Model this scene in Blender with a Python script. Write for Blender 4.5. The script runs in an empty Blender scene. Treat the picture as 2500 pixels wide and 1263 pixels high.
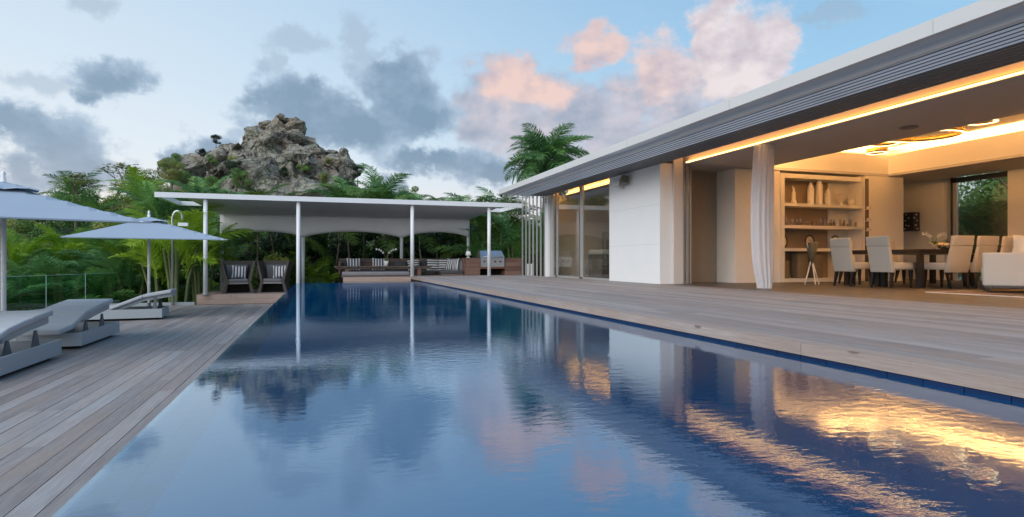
import bpy, math, random
from mathutils import Vector, Matrix, noise
random.seed(7)
sc = bpy.context.scene
COL = sc.collection
PI = math.pi
R = math.radians

# ------------------------------------------------------------ camera
cam = bpy.data.cameras.new('camera'); camo = bpy.data.objects.new('camera', cam); COL.objects.link(camo)
camo.location = (0, 0, .52)
camo.rotation_euler = (PI/2, 0, -math.atan(473/1450.))
cam.sensor_width = 36; cam.lens = 1450/2500*36; cam.shift_y = 6/2500
cam.clip_start = .05; cam.clip_end = 3000
sc.camera = camo
sc.view_settings.view_transform = 'Standard'; sc.view_settings.look = 'None'
sc.view_settings.exposure = .3; sc.view_settings.gamma = 1; sc.view_settings.use_curve_mapping = False

# ------------------------------------------------------------ node helper
class NT:
    def __init__(s, tree): s.t = tree
    def n(s, typ, **kw):
        nd = s.t.nodes.new(typ)
        ins = kw.pop('ins', {})
        for k, v in kw.items(): setattr(nd, k, v)
        for k, v in ins.items():
            if isinstance(v, bpy.types.NodeSocket): s.t.links.new(v, nd.inputs[k])
            else: nd.inputs[k].default_value = v
        return nd
    def m(s, op, a, b=None, c=None, clamp=False):
        i = {0: a}
        if b is not None: i[1] = b
        if c is not None: i[2] = c
        return s.n('ShaderNodeMath', operation=op, use_clamp=clamp, ins=i).outputs[0]
    def v(s, op, a, b=None, out=0):
        i = {0: a}
        if b is not None: i[1] = b
        return s.n('ShaderNodeVectorMath', operation=op, ins=i).outputs[out]
    def noise(s, vec, scale, detail=4, rough=.55, dist=0, out=0):
        return s.n('ShaderNodeTexNoise', ins={'Vector': vec, 'Scale': scale, 'Detail': detail, 'Roughness': rough, 'Distortion': dist}).outputs[out]
    def ramp(s, fac, stops, interp='LINEAR'):
        r = s.n('ShaderNodeValToRGB', ins={0: fac}); cr = r.color_ramp; cr.interpolation = interp
        while len(cr.elements) < len(stops): cr.elements.new(.5)
        for e, (p, c) in zip(cr.elements, stops):
            e.position = p; e.color = (c, c, c, 1) if isinstance(c, (int, float)) else (*c, 1)
        return r.outputs[0]
    def mix(s, f, a, b, mode='MIX'):
        nd = s.n('ShaderNodeMix', data_type='RGBA', blend_type=mode)
        for k, v in ((0, f), (6, a), (7, b)):
            if isinstance(v, bpy.types.NodeSocket): s.t.links.new(v, nd.inputs[k])
            else: nd.inputs[k].default_value = v if k == 0 else (*v, 1)[:4]
        return nd.outputs[2]
    def ss(s, x, lo, hi):
        nd = s.n('ShaderNodeMapRange', interpolation_type='SMOOTHSTEP', ins={0: x, 1: lo, 2: hi, 3: 0, 4: 1})
        return nd.outputs[0]

# ------------------------------------------------------------ world: dusk sky with scattered cumulus
SUN_EL, SUN_ROT = R(12), R(-75)
w = bpy.data.worlds.new('World'); sc.world = w; w.use_nodes = True
nt = NT(w.node_tree); w.node_tree.nodes.clear()
out = nt.n('ShaderNodeOutputWorld')
tc = nt.n('ShaderNodeTexCoord'); gen = tc.outputs['Generated']
sep = nt.n('ShaderNodeSeparateXYZ', ins={0: gen})
az = nt.m('ARCTAN2', sep.outputs[0], sep.outputs[1])
el = nt.m('ARCSINE', sep.outputs[2])
# clear-sky gradient by elevation (radians / 1.571), warmer and brighter towards the western horizon on the left
e01 = nt.m('DIVIDE', el, 1.571, clamp=True)
base = nt.ramp(e01, [(0, (.80, .76, .78)), (.05, (.77, .80, .86)), (.10, (.57, .76, .92)), (.17, (.37, .64, .89)),
                     (.27, (.29, .53, .79)), (.5, (.17, .37, .66)), (1, (.11, .25, .50))])
west = nt.v('DOT_PRODUCT', gen, (-.87, .48, .0), out=1)
wf = nt.ss(west, -.35, .95)
low = nt.m('SUBTRACT', 1, nt.ss(el, .05, .85))
base = nt.mix(nt.m('MULTIPLY', wf, .75), base, nt.mix(low, (.42, .68, .92), (.93, .94, .95)))
warm = nt.m('MULTIPLY', nt.m('SUBTRACT', 1, nt.ss(el, .03, .17)), nt.m('MULTIPLY', wf, .8))
base = nt.mix(warm, base, (.92, .84, .78))
# clouds: (azimuth, elevation, half width, half height, kind 0 grey / 1 sunset lit / 2 lavender)
CL = [(-.277,.253,.054,.027,0),(-.293,.231,.033,.013,0),(-.359,.236,.048,.012,3),(-.372,.178,.038,.031,0),(-.342,.161,.058,.042,0),(-.311,.132,.056,.038,0),
(-.372,.123,.038,.024,0),(-.388,.181,.033,.03,0),(-.041,.245,.081,.048,0),(.002,.224,.109,.043,0),(.078,.216,.121,.038,0),(.131,.282,.074,.067,0),
(.151,.239,.075,.044,0),(.065,.339,.03,.035,3),(-.035,.332,.056,.017,3),(-.074,.307,.021,.018,3),(-.199,.156,.032,.015,0),(-.151,.169,.045,.024,0),
(-.123,.196,.016,.013,3),(.199,.161,.075,.03,0),(.26,.155,.062,.03,0),(.145,.17,.04,.023,0),(.118,.123,.033,.023,0),(.308,.255,.083,.076,2),
(.308,.299,.049,.038,1),(.357,.274,.055,.025,1),(.267,.241,.055,.052,2),(.35,.209,.116,.058,2),(.452,.346,.041,.03,1),(.439,.322,.027,.018,1),
(.418,.234,.108,.058,2),(.526,.268,.078,.05,2),(.486,.199,.098,.046,2),(.565,.297,.058,.054,1),(.578,.253,.057,.055,2),(.641,.349,.037,.051,1),
(.666,.312,.065,.063,1),(.719,.3,.057,.062,1),(.737,.321,.034,.033,1),(.654,.265,.071,.036,2),(.708,.236,.079,.042,2),(.616,.219,.098,.049,2),
(.526,.159,.103,.039,2),(.418,.168,.061,.04,2),(-.298,.335,.029,.013,3),(.793,.351,.047,.011,3)]
# the cloud field goes on round the rest of the sky in the same way
rc = random.Random(3)
for k in range(26):
    a = rc.uniform(1.05, 5.75); e = rc.uniform(.1, .45); CL.append((a if a < PI else a-2*PI, e, rc.uniform(.06, .16), rc.uniform(.03, .07), rc.choice((0, 2, 0))))
P = nt.n('ShaderNodeCombineXYZ', ins={0: az, 1: el, 2: 0.0}).outputs[0]
warp = nt.v('SUBTRACT', nt.noise(P, 15, 6, .6, out=1), (.5, .5, .5))
warp = nt.v('MULTIPLY', warp, (.12, .08, 0))
Pw = nt.v('ADD', P, warp)
def blobs(kinds):
    cur = None
    for (a, e, ra, re, k) in CL:
        if k not in kinds: continue
        d = nt.v('SUBTRACT', Pw, (a, e, 0))
        d = nt.v('MULTIPLY', d, (1/(ra*1.15), 1/(re*1.25), 0))
        L = nt.v('LENGTH', d, out=1)
        f = nt.m('SUBTRACT', 1, L)
        cur = f if cur is None else nt.m('SMOOTH_MAX', cur, f, .25)
    return cur
dg, dp, dl, df_ = blobs((0,)), blobs((1,)), blobs((2,)), blobs((3,))
P3 = nt.v('MULTIPLY', P, (1, 1.35, 1))
fb = nt.noise(P3, 14, 7, .62)
off = nt.v('ADD', P3, (-.012, .014, 0))
fbs = nt.noise(P3, 9, 4, .5)
fb2 = nt.noise(nt.v('ADD', P3, (-.018, .022, 0)), 9, 4, .5)
fbf = nt.noise(P3, 26, 6, .62); fbg = nt.noise(nt.v('ADD', P3, (-.007, .010, 0)), 26, 6, .62)
relief = nt.m('ADD', nt.m('MULTIPLY', nt.m('SUBTRACT', fbs, fb2), .95), nt.m('MULTIPLY', nt.m('SUBTRACT', fbf, fbg), .18))
def dens(d, lo=-.05, hi=.42, k=1.5):
    return nt.ss(nt.m('ADD', d, nt.m('MULTIPLY', nt.m('SUBTRACT', fb, .52), k)), lo, hi)
ag, ap, al = dens(dg, -.08, .42, 1.9), dens(dp, -.12, .45, 1.7), dens(dl, -.16, .6, 1.7)
core = nt.ss(dg, 0, .8)
gcol = nt.mix(nt.m('ADD', core, nt.m('MULTIPLY', relief, -1.8), clamp=True), (.44, .57, .73), (.15, .26, .39))
gcol = nt.mix(nt.m('MULTIPLY', nt.m('SUBTRACT', 1, nt.ss(el, .08, .2)), .45), gcol, (.42, .42, .50))
lcol = nt.mix(nt.m('ADD', .45, nt.m('MULTIPLY', relief, -3.5), clamp=True), (.66, .60, .66), (.34, .39, .50))
pside = nt.ss(az, .48, .68)
pcol = nt.mix(nt.m('ADD', .28, nt.m('MULTIPLY', relief, -4.5), clamp=True), nt.mix(pside, (.90, .66, .60), (.88, .80, .81)), (.58, .50, .57))
# the sunset side of a tower fades into lavender towards its base
gcol = nt.mix(nt.m('MULTIPLY', wf, .25), gcol, (.46, .58, .70))
skyc = nt.mix(nt.m('MULTIPLY', al, .88), base, lcol)
skyc = nt.mix(nt.m('MULTIPLY', dens(df_, -.2, .6, 2.0), .5), skyc, (.36, .46, .58))
skyc = nt.mix(nt.m('MULTIPLY', ag, .90), skyc, gcol)
skyc = nt.mix(nt.m('MULTIPLY', ap, .95), skyc, pcol)
wisp = nt.m('MULTIPLY', nt.ss(nt.noise(nt.v('MULTIPLY', P, (1, 3.2, 1)), 5, 6, .6), .56, .80), .16)
skyc = nt.mix(wisp, skyc, (.72, .76, .82))
sky = nt.n('ShaderNodeTexSky', sky_type='NISHITA', sun_disc=False, sun_elevation=SUN_EL, sun_rotation=SUN_ROT)
bgN = nt.n('ShaderNodeBackground', ins={0: sky.outputs[0], 1: .05})
bgC = nt.n('ShaderNodeBackground', ins={0: skyc, 1: .84})
mx = nt.n('ShaderNodeMixShader', ins={0: .94, 1: bgN.outputs[0], 2: bgC.outputs[0]})
nt.t.links.new(mx.outputs[0], out.inputs[0])
w.cycles.sampling_method = 'MANUAL'; w.cycles.sample_map_resolution = 512

sun = bpy.data.lights.new('sun', 'SUN'); sun.energy = 2.4; sun.angle = R(70); sun.color = (1, .95, .92)  # broad fill added behind the camera for facing surfaces; no direct sun
suno = bpy.data.objects.new('sun', sun); COL.objects.link(suno)
sd = Vector((math.sin(SUN_ROT)*math.cos(R(24)), math.cos(SUN_ROT)*math.cos(R(24)), math.sin(R(24))))
sd = Vector((-.62, -.50, .60)).normalized()
suno.rotation_euler = sd.to_track_quat('Z', 'Y').to_euler()

# ------------------------------------------------------------ materials
MATS = {}
def newmat(name):
    m = bpy.data.materials.new(name); m.use_nodes = True; m.node_tree.nodes.clear(); return m, NT(m.node_tree)
def fin(t, bsdf, vol=None):
    o = t.n('ShaderNodeOutputMaterial'); t.t.links.new(bsdf, o.inputs[0])
def mat(name, col, rough=.6, var=.12, scale=6, metal=0, bump=.0, bscale=60, spec=.5, stretch=(1,1,1), objrand=0., sheen=0):
    if name in MATS: return MATS[name]
    m, t = newmat(name)
    v = t.n('ShaderNodeTexCoord').outputs['Object']
    v = t.v('MULTIPLY', v, stretch)
    if objrand:
        oi = t.n('ShaderNodeObjectInfo').outputs['Random']
        v = t.v('ADD', v, t.n('ShaderNodeCombineXYZ', ins={0: t.m('MULTIPLY', oi, 37.), 1: t.m('MULTIPLY', oi, 91.), 2: t.m('MULTIPLY', oi, 13.)}).outputs[0])
    n = t.noise(v, scale, 5, .6)
    f = t.m('MULTIPLY_ADD', t.m('SUBTRACT', n, .5), var*2.2, 1.0)
    if objrand: f = t.m('MULTIPLY', f, t.m('MULTIPLY_ADD', oi, objrand, 1-objrand/2))
    c = t.mix(1., col, t.n('ShaderNodeCombineXYZ', ins={0: f, 1: f, 2: f}).outputs[0], 'MULTIPLY')
    b = t.n('ShaderNodeBsdfPrincipled', ins={'Base Color': c, 'Metallic': metal, 'Specular IOR Level': spec})
    rr = t.m('MULTIPLY_ADD', t.m('SUBTRACT', n, .5), .25, rough, clamp=True); t.t.links.new(rr, b.inputs['Roughness'])
    if sheen: b.inputs['Sheen Weight'].default_value = sheen
    if bump:
        bp = t.n('ShaderNodeBump', ins={'Strength': bump, 'Distance': .01, 'Height': t.noise(v, bscale, 4, .6)})
        t.t.links.new(bp.outputs[0], b.inputs['Normal'])
    fin(t, b.outputs[0]); MATS[name] = m; return m
def emit(name, col, s):
    if name in MATS: return MATS[name]
    m, t = newmat(name); fin(t, t.n('ShaderNodeEmission', ins={0: (*col, 1), 1: s}).outputs[0]); MATS[name] = m; return m
def glassmat(name, tint=(.9, .95, .93), fres=1.5, boost=1.0, rough=0.0):
    m, t = newmat(name)
    ge = t.n('ShaderNodeNewGeometry'); c_ = t.m('ABSOLUTE', t.v('DOT_PRODUCT', ge.outputs['Normal'], ge.outputs['Incoming'], out=1))
    f0 = ((fres-1)/(fres+1))**2*boost
    fr = t.m('MULTIPLY_ADD', t.m('POWER', t.m('SUBTRACT', 1, c_, clamp=True), 5), 1-f0, f0, clamp=True)
    g = t.n('ShaderNodeBsdfGlossy', ins={'Roughness': rough}); tr = t.n('ShaderNodeBsdfTransparent', ins={0: (*tint, 1)})
    fin(t, t.n('ShaderNodeMixShader', ins={0: fr, 1: tr.outputs[0], 2: g.outputs[0]}).outputs[0]); MATS[name] = m; return m
def woodplank(name, stops, axis=1, rough=.7, knots=.35):
    """weathered hardwood: every plank shifts the grain and tone by its own random number"""
    m, t = newmat(name)
    oi = t.n('ShaderNodeObjectInfo').outputs['Random']
    co = t.n('ShaderNodeTexCoord').outputs['Object']
    sh = t.n('ShaderNodeCombineXYZ', ins={0: t.m('MULTIPLY', oi, 57.), 1: t.m('MULTIPLY', oi, 131.), 2: t.m('MULTIPLY', oi, 23.)}).outputs[0]
    v = t.v('ADD', co, sh)
    st = [16, 16, 16]; st[axis] = .55
    g1 = t.noise(t.v('MULTIPLY', v, tuple(st)), 1.6, 6, .65, .6)
    st2 = [60, 60, 60]; st2[axis] = 2.0
    g2 = t.noise(t.v('MULTIPLY', v, tuple(st2)), 2.2, 4, .6)
    pat = t.noise(t.v('MULTIPLY', v, (1.5, .45, 1.5) if axis == 1 else (.45, 1.5, 1.5)), 1.4, 5, .6)
    tone = t.m('ADD', t.m('MULTIPLY_ADD', oi, .31, .07), t.m('ADD', t.m('MULTIPLY', g1, .5), t.m('MULTIPLY', pat, .45)))
    tone = t.m('SUBTRACT', tone, .19, clamp=True)
    c = t.ramp(tone, stops)
    f = t.m('MULTIPLY_ADD', g2, .9, .55)
    c = t.mix(1., c, t.n('ShaderNodeCombineXYZ', ins={0: f, 1: f, 2: f}).outputs[0], 'MULTIPLY')
    c = t.mix(t.m('MULTIPLY', t.ss(t.m('ADD', pat, t.m('MULTIPLY', oi, .15)), .52, .72), .38), c, (.27, .175, .115))
    vo = t.n('ShaderNodeTexVoronoi', ins={'Vector': t.v('MULTIPLY', v, (3, 1.1, 3) if axis == 1 else (1.1, 3, 3)), 'Scale': 1.1})
    kn = t.m('SUBTRACT', 1, t.ss(vo.outputs['Distance'], .035, .075))
    c = t.mix(t.m('MULTIPLY', kn, knots), c, (.03, .022, .018))
    b = t.n('ShaderNodeBsdfPrincipled', ins={'Base Color': c, 'Roughness': rough, 'Specular IOR Level': .35})
    bp = t.n('ShaderNodeBump', ins={'Strength': .35, 'Distance': .004, 'Height': t.m('ADD', g1, g2)})
    t.t.links.new(bp.outputs[0], b.inputs['Normal'])
    fin(t, b.outputs[0]); MATS[name] = m; return m
def leafmat(name, stops, trans=.35, rough=.45):
    m, t = newmat(name)
    oi = t.n('ShaderNodeObjectInfo').outputs['Random']
    co = t.n('ShaderNodeNewGeometry').outputs['Position']
    n1 = t.noise(co, .9, 3, .6); n2 = t.noise(co, 9, 3, .6)
    f = t.m('ADD', t.m('MULTIPLY', oi, .40), t.m('ADD', t.m('MULTIPLY', n1, .55), t.m('MULTIPLY', n2, .35)))
    c = t.ramp(t.m('SUBTRACT', f, .15, clamp=True), stops)
    b = t.n('ShaderNodeBsdfPrincipled', ins={'Base Color': c, 'Roughness': rough, 'Specular IOR Level': .35})
    tl = t.n('ShaderNodeBsdfTranslucent', ins={0: c})
    fin(t, t.n('ShaderNodeMixShader', ins={0: trans, 1: b.outputs[0], 2: tl.outputs[0]}).outputs[0]); MATS[name] = m; return m
def stripemat(name, axis, n, ca, cb, rough=.8):
    m, t = newmat(name)
    co = t.n('ShaderNodeTexCoord').outputs['Generated']
    s = t.n('ShaderNodeSeparateXYZ', ins={0: co}).outputs[axis]
    wv = t.m('FRACT', t.m('MULTIPLY', s, n))
    c = t.mix(t.m('GREATER_THAN', wv, .5), ca, cb)
    b = t.n('ShaderNodeBsdfPrincipled', ins={'Base Color': c, 'Roughness': rough})
    fin(t, b.outputs[0]); MATS[name] = m; return m

deckA = woodplank('weathered_deck', [(0, (.10, .075, .066)), (.3, (.21, .178, .165)), (.5, (.275, .25, .242)), (.75, (.375, .365, .367)), (1, (.51, .505, .515))], 1)
deckB = woodplank('weathered_deck_cross', [(0, (.12, .09, .075)), (.4, (.22, .18, .16)), (.7, (.30, .26, .24)), (1, (.40, .36, .34))], 0)
fasciaW = woodplank('fascia_timber', [(0, (.26, .16, .12)), (.4, (.43, .30, .24)), (.7, (.54, .41, .35)), (1, (.62, .52, .46))], 0, knots=.6)
fasciaY = woodplank('edge_timber', [(0, (.17, .125, .10)), (.4, (.29, .23, .195)), (.7, (.37, .31, .28)), (1, (.44, .40, .37))], 1, knots=.6)
benchW = woodplank('dark_bench_timber', [(0, (.05, .035, .028)), (.4, (.095, .07, .057)), (.7, (.15, .115, .10)), (1, (.21, .175, .16))], 0, knots=.2)
counterW = woodplank('counter_timber', [(0, (.09, .045, .032)), (.4, (.15, .08, .06)), (.7, (.20, .115, .09)), (1, (.25, .16, .13))], 0, knots=.2)
white = mat('white_wall_paint', (.78, .78, .77), .7, .04, 1.5, bump=.04, bscale=90)
cream = mat('warm_wall_paint', (.80, .75, .68), .75, .04, 1.2, bump=.03)
whiteM = mat('white_metal', (.72, .73, .74), .38, .05, 3)
jambM = mat('aluminium_frame', (.46, .45, .43), .35, .06, 3, metal=.3)
darkM = mat('dark_frame', (.06, .055, .05), .4, .1, 4)
slatL = mat('louver_skylit', (.80, .87, .95), .4, .10, 2, metal=.05, stretch=(6, .6, 6), objrand=.25)  # pale blue puts the sky light on the outer blades into their colour
slatD = mat('louver_shaded', (.22, .23, .245), .5, .12, 2, metal=.1, stretch=(6, .6, 6), objrand=.3)  # dark copy of the blade metal, shade of the inner run in its colour
fasM = mat('roof_fascia_metal', (.60, .60, .59), .45, .05, 1.3, metal=.0, stretch=(1, .4, 1))
soffit = mat('soffit_canvas', (.56, .56, .57), .7, .04, 2)
sail = mat('sail_fabric', (.84, .84, .83), .8, .05, 2, bump=.05, bscale=300)
ceilG = mat('ceiling_plaster', (.50, .47, .45), .8, .04, 1)
floorD = mat('interior_floor', (.085, .072, .062), .45, .18, 3, stretch=(1, 1, 1))
lounger = mat('lounger_white', (.37, .40, .42), .5, .05, 4)
padM = mat('lounger_pad_weave', (.43, .455, .475), .8, .05, 5, bump=.12, bscale=260)
umbM = mat('parasol_canvas', (.32, .385, .465), .85, .05, 3, bump=.06, bscale=300)
steel = mat('brushed_steel', (.55, .56, .57), .3, .08, 4, metal=.9)
wick = mat('wicker', (.085, .072, .062), .75, .45, 40, bump=.5, bscale=120, stretch=(1, 1, 3))
greyF = mat('grey_fabric', (.16, .16, .17), .9, .08, 8, bump=.1, bscale=200)
greyF2 = mat('charcoal_fabric', (.075, .075, .082), .9, .08, 8)
black = mat('black_lacquer', (.012, .011, .011), .35, .1, 5)
beige = mat('beige_upholstery', (.56, .52, .46), .85, .05, 5, bump=.06, bscale=200)
creamF = mat('cream_sofa_fabric', (.68, .65, .60), .9, .05, 4, bump=.08, bscale=200)
rockM = None
bark = mat('bark', (.16, .13, .10), .9, .35, 8, bump=.6, bscale=30, stretch=(1, 1, 2))
caneM = mat('palm_cane', (.16, .19, .075), .6, .3, 10, stretch=(1, 1, 5))
canvW = mat('white_sheer', (.80, .77, .75), .9, .03, 3)
china = mat('white_ceramic', (.70, .64, .56), .5, .05, 8)
shelfM = mat('shelf_white', (.66, .62, .56), .5, .03, 2)
gold = mat('gold_metal', (.75, .48, .12), .25, .08, 5, metal=.9)
terra = mat('white_pot', (.68, .68, .64), .5, .05, 5)
glassB = glassmat('balustrade_glass', (.66, .82, .78), 1.5, 1.3)
glassW = glassmat('window_glass', (.88, .90, .88), 1.55, 2.2)
glassT = glassmat('tumbler_glass', (.90, .86, .80), 1.6, 2.0)
ledW = emit('led_warm', (1, .55, .17), 5)
ledH = emit('cove_boost', (1, .36, .06), 9)
ledC = emit('led_tray', (1, .52, .17), 135)
ledB = emit('bedroom_boost', (1, .45, .11), 85)
ringE = emit('ring_light', (1, .70, .32), 3.5)
tile = mat('pool_tile', (.003, .018, .065), .4, .25, 12, objrand=.35, spec=.3)
tileB = mat('pool_basin', (.006, .05, .17), .4, .15, 2)
rimT = mat('rim_tile_blue', (.008, .055, .20), .3, .3, 12, objrand=.4)
grout = mat('tile_grout', (.30, .42, .58), .6, .1, 10)
palmG = leafmat('palm_leaf', [(0, (.022, .07, .028)), (.3, (.065, .17, .055)), (.6, (.14, .30, .08)), (.85, (.28, .46, .10)), (1, (.46, .56, .15))], .35)
palmY = leafmat('areca_leaf', [(0, (.06, .14, .012)), (.35, (.15, .30, .02)), (.65, (.30, .46, .03)), (1, (.50, .60, .07))], .4)
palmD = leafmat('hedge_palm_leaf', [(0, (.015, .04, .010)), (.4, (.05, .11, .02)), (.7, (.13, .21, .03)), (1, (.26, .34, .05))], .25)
bushG = leafmat('bush_leaf', [(0, (.03, .08, .022)), (.35, (.10, .20, .05)), (.65, (.19, .32, .07)), (1, (.34, .46, .11))], .3)
bushO = leafmat('olive_leaf', [(0, (.09, .11, .03)), (.4, (.22, .26, .06)), (.7, (.36, .38, .09)), (1, (.48, .46, .15))], .3)
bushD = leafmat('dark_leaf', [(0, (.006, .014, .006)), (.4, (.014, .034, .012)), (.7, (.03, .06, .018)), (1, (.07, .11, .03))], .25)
yelL = leafmat('yellow_leaf', [(0, (.2, .24, .04)), (.5, (.38, .40, .08)), (1, (.55, .52, .16))], .35)
orch = mat('white_petal', (.75, .72, .75), .6, .05, 20)

# ------------------------------------------------------------ mesh helpers
class MB:
    def __init__(s): s.v = []; s.f = []
    def quad(s, *p):
        i = len(s.v); s.v += [tuple(q) for q in p]; s.f.append(tuple(range(i, i+len(p)))); return s
    def hexa(s, p):  # 8 points, bottom loop then top loop
        i = len(s.v); s.v += [tuple(q) for q in p]
        for f in ((3,2,1,0),(4,5,6,7),(0,1,5,4),(1,2,6,5),(2,3,7,6),(3,0,4,7)): s.f.append(tuple(i+k for k in f))
        return s
    def box(s, x0, x1, y0, y1, z0, z1):
        return s.hexa([(x0,y0,z0),(x1,y0,z0),(x1,y1,z0),(x0,y1,z0),(x0,y0,z1),(x1,y0,z1),(x1,y1,z1),(x0,y1,z1)])
    def tube(s, pts, r, n=8, caps=True):
        pts = [Vector(p) for p in pts]; rs = r if isinstance(r, (list, tuple)) else [r]*len(pts)
        rings = []
        for k, p in enumerate(pts):
            d = (pts[min(k+1, len(pts)-1)]-pts[max(k-1, 0)]).normalized()
            a = d.cross(Vector((0, 0, 1)));
            if a.length < .05: a = d.cross(Vector((0, 1, 0)))
            a.normalize(); b = d.cross(a).normalized()
            i = len(s.v); rings.append(i)
            for q in range(n):
                an = 2*PI*q/n; s.v.append(tuple(p + (a*math.cos(an)+b*math.sin(an))*rs[k]))
        for k in range(len(rings)-1):
            for q in range(n): s.f.append((rings[k]+q, rings[k]+(q+1)%n, rings[k+1]+(q+1)%n, rings[k+1]+q))
        if caps:
            s.f.append(tuple(rings[0]+q for q in range(n))[::-1]); s.f.append(tuple(rings[-1]+q for q in range(n)))
        return s
    def lathe(s, prof, c=(0, 0, 0), n=16):
        rings = []
        for (r, z) in prof:
            i = len(s.v); rings.append(i)
            for q in range(n): s.v.append((c[0]+r*math.cos(2*PI*q/n), c[1]+r*math.sin(2*PI*q/n), c[2]+z))
        for k in range(len(rings)-1):
            for q in range(n): s.f.append((rings[k]+q, rings[k]+(q+1)%n, rings[k+1]+(q+1)%n, rings[k+1]+q))
        s.f.append(tuple(rings[0]+q for q in range(n))[::-1]); s.f.append(tuple(rings[-1]+q for q in range(n)))
        return s
    def ring(s, c, r0, r1, z0, z1, n=40):
        i = len(s.v)
        for q in range(n):
            a = 2*PI*q/n; ca, sa = math.cos(a), math.sin(a)
            for (r, z) in ((r0, z0), (r1, z0), (r1, z1), (r0, z1)): s.v.append((c[0]+r*ca, c[1]+r*sa, c[2]+z))
        for q in range(n):
            p = (q+1) % n
            for k in range(4): s.f.append((i+4*q+k, i+4*q+(k+1)%4, i+4*p+(k+1)%4, i+4*p+k))
        return s
    def mesh(s, name):
        m = bpy.data.meshes.new(name); m.from_pydata(s.v, [], s.f); m.validate(); m.update(); return m
    def build(s, name, m, parent=None, smooth=False, bev=0, loc=None):
        me = s.mesh(name)
        return link(name, me, m, parent, smooth, bev, loc)
def link(name, me, m, parent=None, smooth=False, bev=0, loc=None, rot=None):
    if not me.materials: me.materials.append(m)
    if smooth: me.polygons.foreach_set('use_smooth', [True]*len(me.polygons))
    o = bpy.data.objects.new(name, me); COL.objects.link(o)
    if parent: o.parent = parent
    if loc is not None: o.location = loc
    if rot is not None: o.rotation_euler = rot
    if bev:
        b = o.modifiers.new('bevel', 'BEVEL'); b.width = bev; b.segments = 2; b.limit_method = 'ANGLE'
    return o
def tag(o, label=None, cat=None, group=None, kind=None):
    if label: o['label'] = label
    if cat: o['category'] = cat
    if group: o['group'] = group
    if kind: o['kind'] = kind
    return o
def empty(name, loc=(0, 0, 0), rz=0, label=None, cat=None, group=None, kind=None):
    o = bpy.data.objects.new(name, None); COL.objects.link(o); o.location = loc; o.rotation_euler = (0, 0, rz); o.empty_display_size = .1
    return tag(o, label, cat, group, kind)
KIDS = {}
def copy_tree(o, loc, rz=None, label=None, scale=None):
    r = o.copy(); COL.objects.link(r); r.location = loc
    if rz is not None: r.rotation_euler = (0, 0, rz)
    if scale: r.scale = (scale,)*3
    if label: r['label'] = label
    for ch in list(o.children):
        c = ch.copy(); COL.objects.link(c); c.parent = r
        for g in list(ch.children):
            d = g.copy(); COL.objects.link(d); d.parent = c
    return r
def pillow(mb, w, h, t, n=10):
    """puffed square cushion standing in XZ, thickness along Y"""
    base = len(mb.v)
    def P(i, j, sg):
        x = -1+2*i/n; z = -1+2*j/n
        puff = max(0, (1-x**4)*(1-z**4))**.55
        k = 1-.10*(1-abs(x*z))*max(abs(x), abs(z))**2
        return (x*w/2*k, sg*t/2*puff, z*h/2*k)
    for sg in (-1, 1):
        o = len(mb.v)
        for j in range(n+1):
            for i in range(n+1): mb.v.append(P(i, j, sg))
        for j in range(n):
            for i in range(n):
                f = (o+j*(n+1)+i, o+j*(n+1)+i+1, o+(j+1)*(n+1)+i+1, o+(j+1)*(n+1)+i)
                mb.f.append(f if sg < 0 else f[::-1])
    return mb
def softbox(name, x0, x1, y0, y1, z0, z1, m, parent=None, bev=.03):
    o = MB().box(x0, x1, y0, y1, z0, z1).build(name, m, parent, True)
    b = o.modifiers.new('bevel', 'BEVEL'); b.width = bev; b.segments = 3; b.limit_method = 'ANGLE'; return o

# ============================================================ SETTING
# terrain
def ground_h(x, y):
    h = -2.3
    h += 5.2*max(0, min(1, (y-27)/18))**1.2*math.exp(-((x+11)/20)**2)
    if y > 26: h += 1.0*noise.noise(Vector((x*.08, y*.08, 0)))*min(1, (y-26)/8)
    return h
mb = MB(); xs = [-600, -300, -150]+[-100+4*i for i in range(51)]+[150, 300, 600]; ys = [-600, -200, -60]+[-20+4*i for i in range(46)]+[220, 400, 900]
for y in ys:
    for x in xs: mb.v.append((x, y, ground_h(x, y) if abs(x) < 140 and -30 < y < 180 else (-2.3 if y < 0 else 1.5)))
for j in range(len(ys)-1):
    for i in range(len(xs)-1):
        k = j*len(xs)+i; mb.f.append((k, k+1, k+1+len(xs), k+len(xs)))
g = mb.build('ground', mat('hillside_soil', (.075, .075, .04), .95, .4, .5, bump=.5, bscale=5), smooth=True); tag(g, 'green brown hillside falling away below the terraces', kind='structure')

WZ = -.0945      # water level
PX0, PX1, PY0, PY1 = -.61, 2.9, -1.0, 17.5
# pool basin
pool = empty('pool', label='long dark blue tiled swimming pool with an overflowing left edge', kind='structure')
b = MB()
b.box(PX0, PX0+.02, PY0-.3, PY1+.02, -2.3, WZ-.02)            # outer skin
b.box(PX0+.02, PX0+.22, PY0-.3, PY1, -1.6, WZ-.034)
b.box(PX0+.22, PX1+.2, PY1-.25, PY1+.02, -2.2, WZ-.03)
b.box(PX0+.22, PX1+.2, PY1-2.2, PY1-.25, -1.6, WZ-.28)         # shallow ledge at the far end
b.box(PX0+.02, PX1+.2, PY0-.3, PY1, -1.75, -1.6)
b.box(PX1+.021, PX1+.25, PY0-.3, PY1-.25, -1.6, -.16)
b.box(PX0+.22, PX1+.018, PY0-.3, PY0, -1.6, -.16)
b.build('basin', tileB, pool)
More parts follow.
